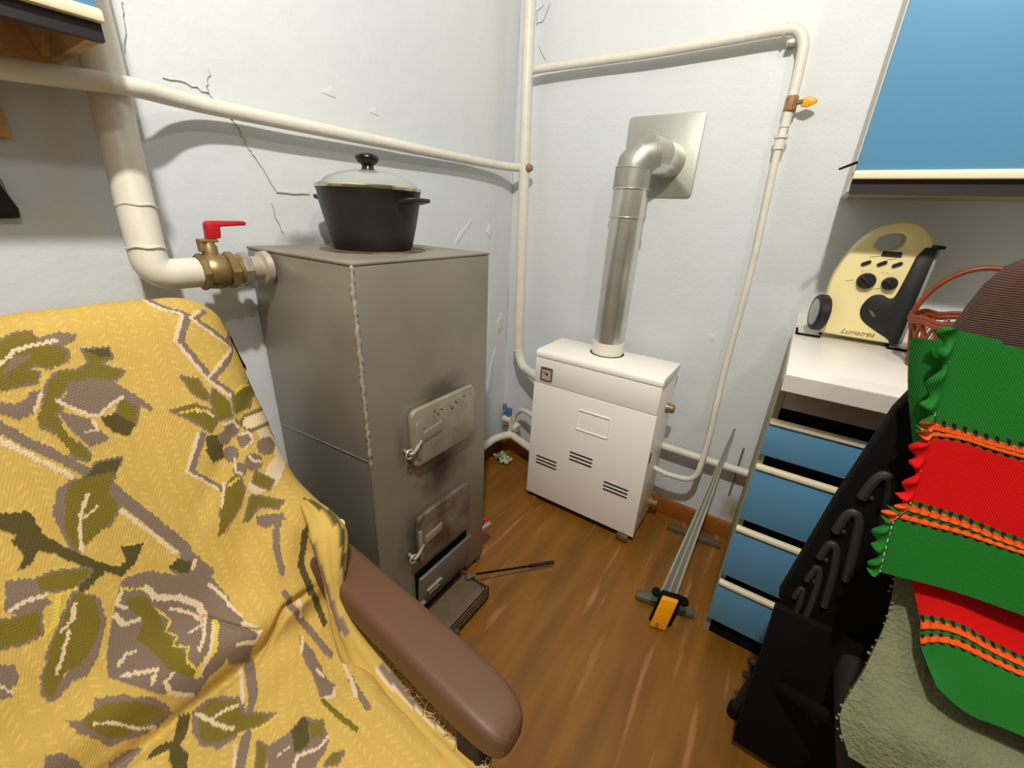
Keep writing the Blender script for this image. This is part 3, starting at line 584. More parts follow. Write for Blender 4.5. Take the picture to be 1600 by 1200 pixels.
def text(s, loc, size, m, parent, name, rot):
    c = bpy.data.curves.new('t', 'FONT'); c.body = s; c.size = size; c.shear = .45; c.extrude = .0004; c.align_x = 'CENTER'; c.align_y = 'CENTER'
    o = bpy.data.objects.new('t', c); COL.objects.link(o); bpy.context.view_layer.update()
    me = bpy.data.meshes.new_from_object(o.evaluated_get(bpy.context.evaluated_depsgraph_get())); bpy.data.objects.remove(o)
    me.transform(Matrix.Translation(loc) @ rot); return obj(name, me, m, parent, smooth=None)
text('Lumatrea', (1.262, hy-.0006, .906), .019, M_ink, tha, 'lettering', Matrix.Rotation(PI/2, 4, 'X') @ Matrix.Rotation(.02, 4, 'Z'))
for (x, z, w, a) in ((1.206,1.040,.016,.3),(1.268,1.026,.014,.4),(1.246,1.018,.003,0),(1.226,1.066,.004,.8),(1.268,1.067,.004,0),(1.277,1.067,.004,0),(1.240,1.104,.02,.2),(1.276,1.101,.018,.2)):
    bm = B(); prism(bm, [V((x,hy-.0006,z))+V((p*math.cos(a)-q*math.sin(a),0,p*math.sin(a)+q*math.cos(a))) for p, q in ((-w/2,-.0006),(w/2,-.0006),(w/2,.0006),(-w/2,.0006))], (0,.001,0)); obj('scale_mark', bm, M_ink, tha)


# ------------------------------------------------------------------ wicker basket
tw = thing('wicker_basket', 'small brown wicker basket with arched handle beside the cream appliance', 'basket', (1.44, -.30, .878))
bc = V((1.425, -.30, .880)); rb = .095
bm = B()
for k in range(20):
    a = 2*PI*k/20
    tube(bm, [bc+V((rb*(.72+.28*t)*math.cos(a+.5*t), rb*(.72+.28*t)*math.sin(a+.5*t), .004+.10*t)) for t in np.linspace(0, 1, 6)], .0036, 6)
    tube(bm, [bc+V((rb*(.72+.28*t)*math.cos(a-.5*t), rb*(.72+.28*t)*math.sin(a-.5*t), .004+.10*t)) for t in np.linspace(0, 1, 6)], .0036, 6)
o = obj('weave', bm, M_wicker, tw, 60); o['kind'] = 'stuff'
for (r, z, th) in ((rb*1.01,.104,.0065),(rb*1.02,.112,.005),(rb*.74,.006,.006)):
    bm = B(); tube(bm, [bc+V((r*math.cos(t), r*math.sin(t), z+.003*math.sin(9*t))) for t in np.linspace(0, 2*PI, 49)[:-1]], th, 8, closed=True); obj('rim', bm, M_wicker, tw, 60)
bm = B(); lathe(bm, [(0,.002),(rb*.72,.002),(rb*.72,.008),(0,.008)], bc, (0,0,1), 24); obj('basket_base', bm, M_wicker, tw)
bm = B(); tube(bm, [bc+V((-rb*1.0*math.cos(t), 0.01*math.cos(t), .10+.125*math.sin(t))) for t in np.linspace(0, PI, 26)], .0058, 8); obj('handle', bm, M_wicker, tw, 60)
bm = B(); bmesh.ops.create_icosphere(bm, subdivisions=3, radius=.05)
for v in bm.verts: v.co = v.co*(1+.25*mnoise.noise(v.co*30)) ; v.co.z *= .6; v.co += bc+V((.01,-.0,.085))
tag(obj('plastic_bag', bm, M_film, None, 20), 'crumpled clear plastic bag inside the wicker basket', 'bag')

# ------------------------------------------------------------------ rail, bars and wrapper on the floor
trs = thing('rail_stand', 'grey metal rail leaning on the back wall with an orange-yellow block and cross foot', 'rail', (1.0, -.5, 0))
p0, p1 = V((1.0, -.50, .030)), V((1.040, -.034, .480)); ax = (p1-p0).normalized(); sd = ax.cross(V((0, -.7, .7))).normalized(); nn = sd.cross(ax).normalized()
def taper(a0, a1, b0, b1, w0, w1, h0, h1):
    bm = B(); A = []
    for p, wa, wb, h, h2 in ((p0, a0, b0, h0, w0), (p1, a1, b1, h1, w1)):
        A.append([bm.verts.new(p + sd*x + nn*z) for x, z in ((wa, h), (wb, h), (wb, h2), (wa, h2))])
    bm.faces.new(A[0][::-1]); bm.faces.new(A[1])
    for i in range(4): bm.faces.new((A[0][i], A[0][(i+1) % 4], A[1][(i+1) % 4], A[1][i]))
    return bm
M_alu = mat('dull_aluminium', (120, 120, 104), .5, .4, c2=(100, 100, 86), nscale=30)
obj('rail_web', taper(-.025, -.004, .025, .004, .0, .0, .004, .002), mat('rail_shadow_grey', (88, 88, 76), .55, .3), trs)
obj('rail_flange', taper(-.025, -.004, -.017, -.002, .0, .0, .016, .006), M_alu, trs)
obj('rail_flange', taper(.017, .002, .025, .004, .0, .0, .016, .006), M_alu, trs)
obj('rail_ridge', taper(-.003, -.001, .003, .001, .0, .0, .012, .005), M_alu, trs)
bm = B(); prism(bm, [(.980,-.590,.006),(1.026,-.578,.006),(1.026,-.560,.006),(.980,-.572,.006)], (.012,.030,.098)); obj('yellow_block', bm, M_yel, trs, bevel=.004)
bm = B(); prism(bm, [(.972,-.570,.002),(1.036,-.553,.002),(1.036,-.530,.002),(.972,-.547,.002)], (.012,.022,.105)); obj('black_frame', bm, M_blackm, trs, bevel=.006)
for x in (.972, 1.052):
    bm = B(); lathe(bm, [(0,0),(.012,0),(.014,.006),(.012,.016),(0,.018)], (x, -.535+(x-.97)*.2, .088), (0,-.4,1), 12); obj('clamp_knob', bm, M_blackm, trs)
bm = B(); lathe(bm, [(0,0),(.0045,0),(.0045,.003),(0,.003)], (1.002,-.588,.03), (0,-1,.3), 10); obj('screw', bm, M_rust, trs)
bm = B(); prism(bm, [(.912,-.520,.004),(1.088,-.482,.004),(1.086,-.452,.004),(.910,-.488,.004)], (0,0,.020)); obj('cross_foot', bm, M_alu, trs, bevel=.005)
bm = B(); prism(bm, [(.905,-.110,.001),(1.105,-.098,.001),(1.105,-.070,.001),(.905,-.080,.001)], (0,0,.018)); tag(obj('metal_bar', bm, mat('grey_bar', (110, 100, 88), .5, .4), None, bevel=.003), 'short dull grey metal bar lying on the floor along the back baseboard', 'bar')
bm = B(); tube(bm, [(1.082,-.010,.20),(1.084,-.009,.405)], .0035, 8); tag(obj('rusty_rod', bm, M_rust, None), 'thin rusty rod upright at the back wall next to the drawers', 'rod')
bm = B(); bmesh.ops.create_grid(bm, x_segments=9, y_segments=7, size=1)
for v in bm.verts:
    a, b = v.co.x, v.co.y; z = abs(mnoise.noise(V((a*1.7, b*1.7, 3)))*.045) + .004 + .012*abs(math.sin(3*a+2*b)); v.co = V((.085+a*.042+b*.012, -.115+b*.03-a*.02, z))
r_ = bmesh.ops.extrude_face_region(bm, geom=bm.faces[:]); bmesh.ops.translate(bm, verts=[q for q in r_['geom'] if isinstance(q, bmesh.types.BMVert)], vec=(0, 0, .0012))
tag(obj('crumpled_wrapper', bm, M_green, None, smooth=None), 'crumpled green and white wrapper on the floor in the room corner', 'litter')

# ------------------------------------------------------------------ chair on the right with cloths
tch = thing('chair', 'dark chair with brown ribbed backrest and black ribbed plastic shell beside the drawers', 'chair', (1.5, -.85, 0))
def ribbed():
    m = mat('brown_corduroy', (72, 45, 35), .85); n_, l_, p = nodes(m); tc = [n for n in n_ if n.type == 'TEX_COORD'][0]
    w = n_.new('ShaderNodeTexWave'); w.wave_type = 'BANDS'; w.bands_direction = 'Z'; w.inputs['Scale'].default_value = 105; w.inputs['Distortion'].default_value = .2
    b = n_.new('ShaderNodeBump'); b.inputs['Strength'].default_value = .45; b.inputs['Distance'].default_value = .002
    l_.new(tc.outputs['Object'], w.inputs['Vector']); l_.new(w.outputs['Fac'], b.inputs['Height']); l_.new(b.outputs['Normal'], p.inputs['Normal']); return m
sil = [(1.275,.92),(1.285,1.00),(1.292,1.05),(1.296,1.075),(1.303,1.105),(1.315,1.130),(1.335,1.147),(1.37,1.155),(1.62,1.155),(1.67,1.14),(1.695,1.09),(1.70,.92)]
bm = B(); prism(bm, [(x, -.80, z) for x, z in sil], (0, .055, 0)); obj('backrest', bm, ribbed(), tch, bevel=.012, bseg=3)
bm = B(); prism(bm, [(1.288,-.775,.955),(1.280,-.775,.945),(1.268,-.775,.905),(1.2435,-.775,.72),(1.2195,-.775,.475),(1.232,-.775,.44),(1.70,-.775,.44),(1.70,-.775,.955)], (0,.035,0)); shell = obj('plastic_shell', bm, M_blackm, tch, bevel=.006)
M_rib = mat('rib_plastic', (44, 46, 50), .5)
for pts, r in (([(1.270,.745),(1.275,.780),(1.284,.797),(1.296,.785),(1.305,.74),(1.318,.655)], .008), ([(1.256,.665),(1.260,.700),(1.267,.713),(1.278,.703),(1.287,.655),(1.297,.575)], .0075),
               ([(1.250,.600),(1.254,.630),(1.259,.638),(1.268,.626),(1.277,.575),(1.284,.500)], .0065), ([(1.246,.540),(1.251,.575),(1.257,.572),(1.264,.53),(1.266,.46)], .0055), ([(1.238,.49),(1.242,.515),(1.247,.512),(1.25,.47),(1.25,.45)], .005)):
    bm = B(); tube(bm, smoothpath([(x+.004, -.777, z) for x, z in pts], 5), r, 10); obj('shell_rib', bm, M_rib, shell)
    bm = B(); lathe(bm, [(0,0),(.0045,0),(.003,.004),(0,.005)], (pts[1][0]+.010, -.776, pts[1][1]-.03), (0,-1,0), 10); obj('shell_stud', bm, M_rib, shell)
bm = B(); box(bm, 1.335, 1.72, -1.0, -.78, .36, .435); obj('seat', bm, M_chairwood, tch, bevel=.02, bseg=3)
for (x, y, tx) in ((1.235,-.70,1.26),(1.69,-.70,1.67),(1.40,-.97,1.40),(1.69,-.97,1.67)):
    bm = B(); tube(bm, [(x, y, 0), (tx, y-.04 if y > -.8 else y, .44)], .013, 12); l = obj('leg', bm, M_black, tch)
    bm = B(); lathe(bm, [(0,0),(.017,0),(.017,.03),(.013,.034),(0,.034)], (x, y, 0), (0,0,1), 14); obj('foot_cap', bm, M_blackm, l)
for z in (.16, .27):
    bm = B(); tube(bm, [(1.243, -.72, z), (1.68, -.72, z)], .011, 10); obj('stretcher', bm, M_blackm, tch)
bm = B(); prism(bm, [(1.218,-.79,.46),(1.70,-.79,.46),(1.70,-.79,.03),(1.238,-.79,.03),(1.232,-.79,.12),(1.226,-.79,.30)], (0,.02,0)); obj('shade_panel', bm, M_blackm, tch, bevel=.004)  # added black sheet standing in for the shadow under the chair
bm = B(); tube(bm, [(1.232, -.745, .225), (1.42, -.93, .40)], .012, 10); obj('brace', bm, M_blackm, tch)
for z in (.20, .245):
    bm = B(); lathe(bm, [(0,0),(.007,0),(.007,.012),(0,.014)], (1.228, -.745, z), (-1,-.2,0), 10); obj('bolt', bm, M_chairwood, tch)

def vcol(me, name, cols):
    a = me.color_attributes.new(name, 'FLOAT_COLOR', 'POINT'); c = np.ones((len(me.vertices), 4), np.float32); c[:, :3] = cols; a.data.foreach_set('color', c.reshape(-1))
def cloth_mat(name, attr, rough=.9, wave=None, noise=None, sheen=.3):
    m = mat(name, (200, 200, 200), rough); n_, l_, p = nodes(m); a = n_.new('ShaderNodeVertexColor'); a.layer_name = attr; l_.new(a.outputs['Color'], p.inputs['Base Color'])
    p.inputs['Specular IOR Level'].default_value = .2
    tc = [n for n in n_ if n.type == 'TEX_COORD'][0]; nrm = None
    for kind, sc, st, dist, vs in (wave or []):
        mp = n_.new('ShaderNodeMapping'); mp.inputs['Rotation'].default_value = vs; l_.new(tc.outputs['Object'], mp.inputs['Vector'])
        w = n_.new('ShaderNodeTexWave' if kind == 'w' else 'ShaderNodeTexNoise'); w.inputs['Scale'].default_value = sc
        if kind == 'w': w.inputs['Distortion'].default_value = .6; w.inputs['Detail Scale'].default_value = 3
        l_.new(mp.outputs['Vector'], w.inputs['Vector'])
        b = n_.new('ShaderNodeBump'); b.inputs['Strength'].default_value = st; b.inputs['Distance'].default_value = dist; l_.new(w.outputs['Fac'], b.inputs['Height'])
        if nrm: l_.new(nrm, b.inputs['Normal'])
        nrm = b.outputs['Normal']
    if nrm: l_.new(nrm, p.inputs['Normal'])
    return m
M_run = cloth_mat('runner_weave', 'stripe', .8, wave=[('w', 130, .3, .002, (0, .62, 0)), ('n', 260, .25, .001, (0,0,0))])
GRN, GRN2, RED, ORA, BLK = (lin(c) for c in ((24, 104, 32), (44, 92, 32), (196, 4, 3), (232, 84, 22), (24, 18, 16)))
def catm(A, n):   # catmull-rom along axis 0
    A = np.asarray(A, float); out = []
    for i in range(len(A)-1):
        p0, p1, p2, p3 = A[max(i-1,0)], A[i], A[i+1], A[min(i+2,len(A)-1)]
        for k in range(n):
            t = k/n; out.append(.5*((2*p1)+(p2-p0)*t+(2*p0-5*p1+4*p2-p3)*t*t+(3*p1-p0-3*p2+p3)*t**3))
    out.append(A[-1]); return np.array(out)
def thicken(G, vec, cols=None, attr='stripe'):
    # closed sheet: front grid, back grid offset by vec, rim
    n, m = G.shape[:2]; G2 = np.concatenate([G, (G[:, ::-1] + np.array(vec)), G[:, :1]], 1); me = gridmesh(G2)
    if cols is not None:
        c = cols.reshape(n, m, 3); vcol(me, attr, np.concatenate([c, c[:, ::-1], c[:, :1]], 1).reshape(-1, 3))
    return me
def sheet(rows, nu, nv, wave=0):
    R_ = np.array(rows, float); G = catm(R_, nv); G = catm(G.transpose(1, 0, 2), nu).transpose(1, 0, 2); return G
def bandcol(vi, u, kinds):
    """vi: continuous row position, u: metres along the stripe; kinds: g r s per band"""
    k = np.clip(np.floor(vi).astype(int), 0, len(kinds)-1); f = vi - k; C = np.zeros(vi.shape+(3,)); kk = np.array(list(kinds))[k]
    C[kk == 'g'] = GRN; C[kk == 'r'] = RED; st = kk == 's'
    dash = np.sin(u/.0105*2*PI + 0*f) > .25
    o1 = (f > .10) & (f < .36); o2 = (f > .64) & (f < .90); e = (f <= .10) | (f >= .90) | ((f > .36) & (f < .44)) | ((f > .56) & (f < .64))
    S_ = np.where(((o1 | o2))[..., None], ORA, GRN2); slant = np.sin((u/.0105 + np.where(f < .5, f, -f)*2.2)*2*PI) > .55
    S_ = np.where((((f <= .12) | (f >= .88) | ((f > .34) & (f < .42)) | ((f > .58) & (f < .66))) & dash)[..., None], BLK, S_)
    S_ = np.where(((o1 | o2) & slant & ((np.abs(f-.23) > .09) & (np.abs(f-.77) > .09)))[..., None], np.array(ORA)*.5, S_)
    C[st] = S_[st]; return C
def ext(r, d=.32): return [r[0], r[1], r[2], (r[2][0]+d, r[2][1]+.01, r[2][2]+(r[2][2]-r[1][2])*.6)]
trn = thing('striped_runner', 'green and red woven runner with orange braid stripes draped over the chair', 'cloth', (1.4, -.85, .6))
def runner(name, rows, kinds, nv, nu, seed, thick=.004):
    G = sheet(rows, nu, nv); n, m = G.shape[:2]; vi = np.repeat(np.linspace(0, len(kinds), n)[:, None], m, 1); u = np.cumsum(np.r_[np.zeros((1, n)), np.linalg.norm(np.diff(G, axis=1), axis=2).T], 0).T
    G = G.copy(); G[..., 1] += .004*wob(G[..., 0], G[..., 2], 9, seed)
    C = bandcol(vi + .0*u, u, kinds); rr = ((vi % 1) > .1) & ((vi % 1) < .9)
    st = np.array([k == 's' for k in kinds])[np.clip(vi.astype(int), 0, len(kinds)-1)]; f = vi % 1
    G[..., 1] -= np.where(st & (((f > .1) & (f < .4)) | ((f > .6) & (f < .9))), .0022*(1+np.sin(u/.0105*2*PI)*.5), 0)
    o = obj(name, thicken(G, (.0005, thick, -.0005), C), M_run, trn); return o, G, C
A_ = [ext(r) for r in ([(1.275,-.84,1.052),(1.317,-.838,1.046),(1.363,-.838,1.038)], [(1.29,-.85,.932),(1.325,-.85,.929),(1.395,-.852,.925)], [(1.294,-.855,.902),(1.326,-.855,.908),(1.408,-.857,.902)],
      [(1.301,-.87,.812),(1.354,-.87,.812),(1.439,-.872,.805)], [(1.290,-.88,.779),(1.361,-.88,.785),(1.443,-.882,.786)], [(1.296,-.90,.699),(1.368,-.90,.711),(1.462,-.902,.716)])]
fo, GA, CA = runner('front_fold', A_, 'gsrsg', 36, 60, 5)
B_ = [ext(r) for r in ([(1.326,-.868,.720),(1.385,-.866,.720),(1.485,-.866,.712)], [(1.359,-.90,.652),(1.397,-.90,.664),(1.486,-.90,.652)], [(1.369,-.92,.617),(1.398,-.92,.636),(1.483,-.92,.634)], [(1.388,-.955,.592),(1.425,-.96,.577),(1.488,-.96,.583)])]
runner('lower_fold', B_, 'rsg', 44, 60, 6)
D_ = [[(1.245,-.800,1.026),(1.262,-.818,1.030),(1.30,-.822,1.036),(1.45,-.822,1.03)], [(1.264,-.806,.955),(1.278,-.822,.960),(1.32,-.828,.965),(1.46,-.828,.95)], [(1.296,-.818,.868),(1.305,-.830,.872),(1.34,-.836,.88),(1.47,-.836,.87)]]
runner('back_fold', D_, 'gg', 16, 20, 7)
# ruffled hem along the left edge of the front fold
nH = 10; E0 = GA[:, 0]; H = []
tw_ = np.linspace(0, 1, len(E0))
for j in range(nH):
    a = j/(nH-1); sc = 1+.35*np.sin(tw_*2*PI*19)+.2*np.sin(tw_*2*PI*7+1)
    H.append(np.stack([E0[:, 0]+.003-.013*a*sc, E0[:, 1]-.003-.006*np.sin(a*PI)*(1+.6*np.sin(tw_*2*PI*19+1)), E0[:, 2]+.003*np.sin(a*3+tw_*60)], -1))
H = np.array(H).transpose(1, 0, 2); obj('ruffled_hem', thicken(H, (0, .0025, 0), np.repeat(CA[:, :1]*1.05, nH, 1)), M_run, trn)
bm = B(); E1 = GA[::6, 3]
for k in range(0, len(GA)-4, 4):
    a, b = V(GA[k, 4]), V(GA[k+2, 4]); tube(bm, [a+V((0,-.0035,0)), b+V((0,-.0035,0))], .0006, 5)
o = obj('hem_stitching', bm, M_cream, trn); o['kind'] = 'stuff'
# pale fleece
F_ = [ext(r, .2) for r in ([(1.318,-.845,.735),(1.36,-.845,.735),(1.42,-.845,.73)], [(1.333,-.85,.668),(1.374,-.85,.662),(1.43,-.85,.65)], [(1.338,-.88,.602),(1.378,-.885,.602),(1.446,-.89,.575)], [(1.326,-.93,.548),(1.38,-.93,.552),(1.443,-.93,.545)], [(1.308,-.982,.490),(1.38,-.985,.507),(1.452,-.985,.515)], [(1.330,-1.005,.446),(1.402,-1.012,.444),(1.451,-1.012,.452)])]
G = sheet(F_, 40, 26); G[..., 1] -= .004*wob(G[..., 0], G[..., 2], 12, 31) + .0012*wob(G[..., 0], G[..., 2], 90, 32)
tfl = obj('fleece_throw', thicken(G, (.002, .012, 0)), M_fleece, None); tag(tfl, 'pale off-white fleece hanging over the chair seat under the striped runner', 'fleece')
bm = B(); E_ = G[:, 0]
for k in range(0, len(E_), 4):
    p = V(E_[k]); bmesh.ops.create_icosphere(bm, subdivisions=1, radius=random.uniform(.0015, .003), matrix=Matrix.Translation(p+V((random.uniform(-.004,.003), random.uniform(-.004,.004), 0))))
o = obj('fleece_tuft', bm, M_fleece, tfl); o['kind'] = 'stuff'

# ------------------------------------------------------------------ armchair
tac = thing('armchair', 'brown armchair in the near corner covered by a yellow floral throw', 'armchair', (.5, -1.65, 0))
bm = B(); prism(bm, [(x, -1.290, z) for x, z in ((.07,.45),(.09,.78),(.14,.90),(.185,.955),(.225,.965),(.25,.94),(.285,.86),(.365,.66),(.435,.47),(.44,.40),(.08,.40))], (0, -.72, 0)); obj('backrest', bm, M_chairwood, tac, bevel=.02)
bm = B(); box(bm, .42, .985, -2.01, -1.365, .34, .43); obj('seat', bm, M_chairwood, tac, bevel=.02)
bm = B(); box(bm, .10, .95, -2.02, -1.36, .22, .34); obj('seat_frame', bm, M_chairwood, tac, bevel=.01)
def armrest(flip):
    # rounded bar: centre line pts (x, y, z), half width, half height
    pts = [(.30,-1.270,.535),(.46,-1.278,.535),(.62,-1.287,.535),(.80,-1.300,.534),(.905,-1.308,.532),(.942,-1.311,.526)]
    if flip: pts = [(x, -3.37-y, z) for x, y, z in pts]
    bm = B(); rings = []
    for i, p in enumerate(pts):
        k = (1.0, 1.0, 1.0, 1.02, 1.0, .62)[i]; ring = roundrect(.080*k, .058*k, .016*k, 4)
        rings.append([bm.verts.new((p[0] + (0 if i < 5 else -.002), p[1]+a, p[2]+b)) for a, b in ring])
    p = pts[-1]
    for a, b in zip(rings, rings[1:]):
        for k in range(len(a)): bm.faces.new((a[k], a[(k+1) % len(a)], b[(k+1) % len(a)], b[k]))
    bm.faces.new(rings[0]); bm.faces.new(rings[-1])
    o = obj('armrest', bm, M_armbrown, tac, 50)
    md = o.modifiers.new('round', 'SUBSURF'); md.levels = 2; md.render_levels = 2
    for (x0, x1, z1) in ((.86,.90,.515),(.42,.46,.515)):
        y = -1.325 if x0 > .6 else -1.29
        if flip: y = -3.37-y
        bm = B(); box(bm, x0, x1, y-.018, y+.018, .0, z1); obj('leg', bm, M_chairwood, tac, bevel=.004)
    y = -1.315 if not flip else -3.37+1.315
    bm = B(); box(bm, .42, .90, y-.014, y+.014, .26, .32); obj('side_rail', bm, M_chairwood, tac, bevel=.004)
armrest(False); armrest(True)
for y in (-1.45, -1.92):
    bm = B(); box(bm, .12, .16, y-.02, y+.02, 0, .30); obj('leg', bm, M_chairwood, tac, bevel=.004)

# ---- throw surface (s along the chair profile from behind the back over the seat, t across towards the right armrest)
TP = np.array([(.05,.62),(.09,.80),(.14,.93),(.19,.99),(.235,1.008),(.272,.985),(.305,.92),(.345,.82),(.385,.715),(.425,.61),(.462,.52),(.492,.468),(.53,.452),(.60,.462),(.72,.470),(.85,.470),(.95,.462),(.998,.435),(1.012,.37),(1.014,.27)])
def cr(P, n):
    out = []
    for i in range(len(P)-1):
        p0, p1, p2, p3 = P[max(i-1,0)], P[i], P[i+1], P[min(i+2,len(P)-1)]
        for k in range(n):
            t = k/n; out.append(.5*((2*p1)+(p2-p0)*t+(2*p0-5*p1+4*p2-p3)*t*t+(3*p1-p0-3*p2+p3)*t**3))
    out.append(P[-1]); return np.array(out)
TD = cr(TP, 20); TL = np.r_[0, np.cumsum(np.hypot(*np.diff(TD, axis=0).T))]; TL /= TL[-1]
TN = np.gradient(TD, axis=0); TN = np.stack([-TN[:, 1], TN[:, 0]], 1); TN /= np.linalg.norm(TN, axis=1)[:, None]
K = np.ones(31)/31; TN = np.stack([np.convolve(np.pad(TN[:, i], 15, mode='edge'), K, 'valid') for i in (0, 1)], 1); TN /= np.linalg.norm(TN, axis=1)[:, None]
SCR = float(np.interp(.50, TD[200:, 0], TL[200:]))      # arc position of the crease between back and seat
def sst(x, a, b): x = np.clip((x-a)/(b-a), 0, 1); return x*x*(3-2*x)
def throw_surface(S, T):
    px = np.interp(S, TL, TD[:, 0]); pz = np.interp(S, TL, TD[:, 1]); nx = np.interp(S, TL, TN[:, 0]); nz = np.interp(S, TL, TN[:, 1])
    q = sst(S, SCR-.015, SCR+.09)
    YL = -2.05; yr = -1.268*(1-q) - 1.338*q; r = (.05 + .035*np.exp(-((S-.27)/.10)**2))*(1-q) + .035*q; hang = .07*(1-q) + .05*q
    Lf = yr - r - YL; w = T*(Lf + r*PI/2 + hang); a = np.clip((w-Lf)/r, 0, PI/2)
    y = np.where(w < Lf, YL + w, yr - r + r*np.sin(a)); off = np.where(w < Lf, 0, r*(1-np.cos(a)) + np.maximum(0, w-Lf-r*PI/2))
    d = .0035*wob(px*3+pz*3, y*3, 2.2, 21) + .0016*wob(px*4+pz*4, y*4, 6, 22)
    d = d + .074*np.exp(-((S-(SCR-.062))/.052)**2 - ((y+1.278)/.056)**2)                    # bunched cloth above the armrest
    d = d + .030*np.exp(-((S-(SCR-.020))/.030)**2)*sst(y, -1.60, -1.40)*(1-sst(y, -1.335, -1.29))   # pouch at the foot of the back
    rip = sst(S, SCR-.16, SCR-.06)*(1-sst(S, SCR+.10, SCR+.2))*sst(y, -1.46, -1.31)
    d = d + rip*.009*np.sin((S-SCR)*34 + y*62) + rip*.004*np.sin((S-SCR)*95 + y*20)
    f = (1-q)*.006*np.exp(-(((S-.42)*1.2 + (y+1.36)*.75)/.018)**2)
    d = d - f*sst(y, -1.5, -1.35)
    sc = SCR - .028*sst(T, .70, .77); cut = 1 - sst(T, .79, .83)
    d = d + cut*(.017*np.exp(-((S-(sc-.034))/.026)**2) - .016*np.exp(-((S-sc-.002)/.006)**2))       # deep crease where the back meets the seat
    e = np.clip(((S-.5526)*.436+(T-.6538)*.90)/.0656, 0, 1); ds_, dt_ = (S-.5526-e*.0364)*1.75, (T-.6538-e*.055)*.95
    d = d - .006*np.exp(-(ds_**2+dt_**2)/.004**2)
    o = d - off; y = y + .028*np.exp(-((S-(SCR-.075))/.055)**2)*sst(y, -1.36, -1.28)
    return np.stack([px + nx*o, y, pz + nz*o], -1)

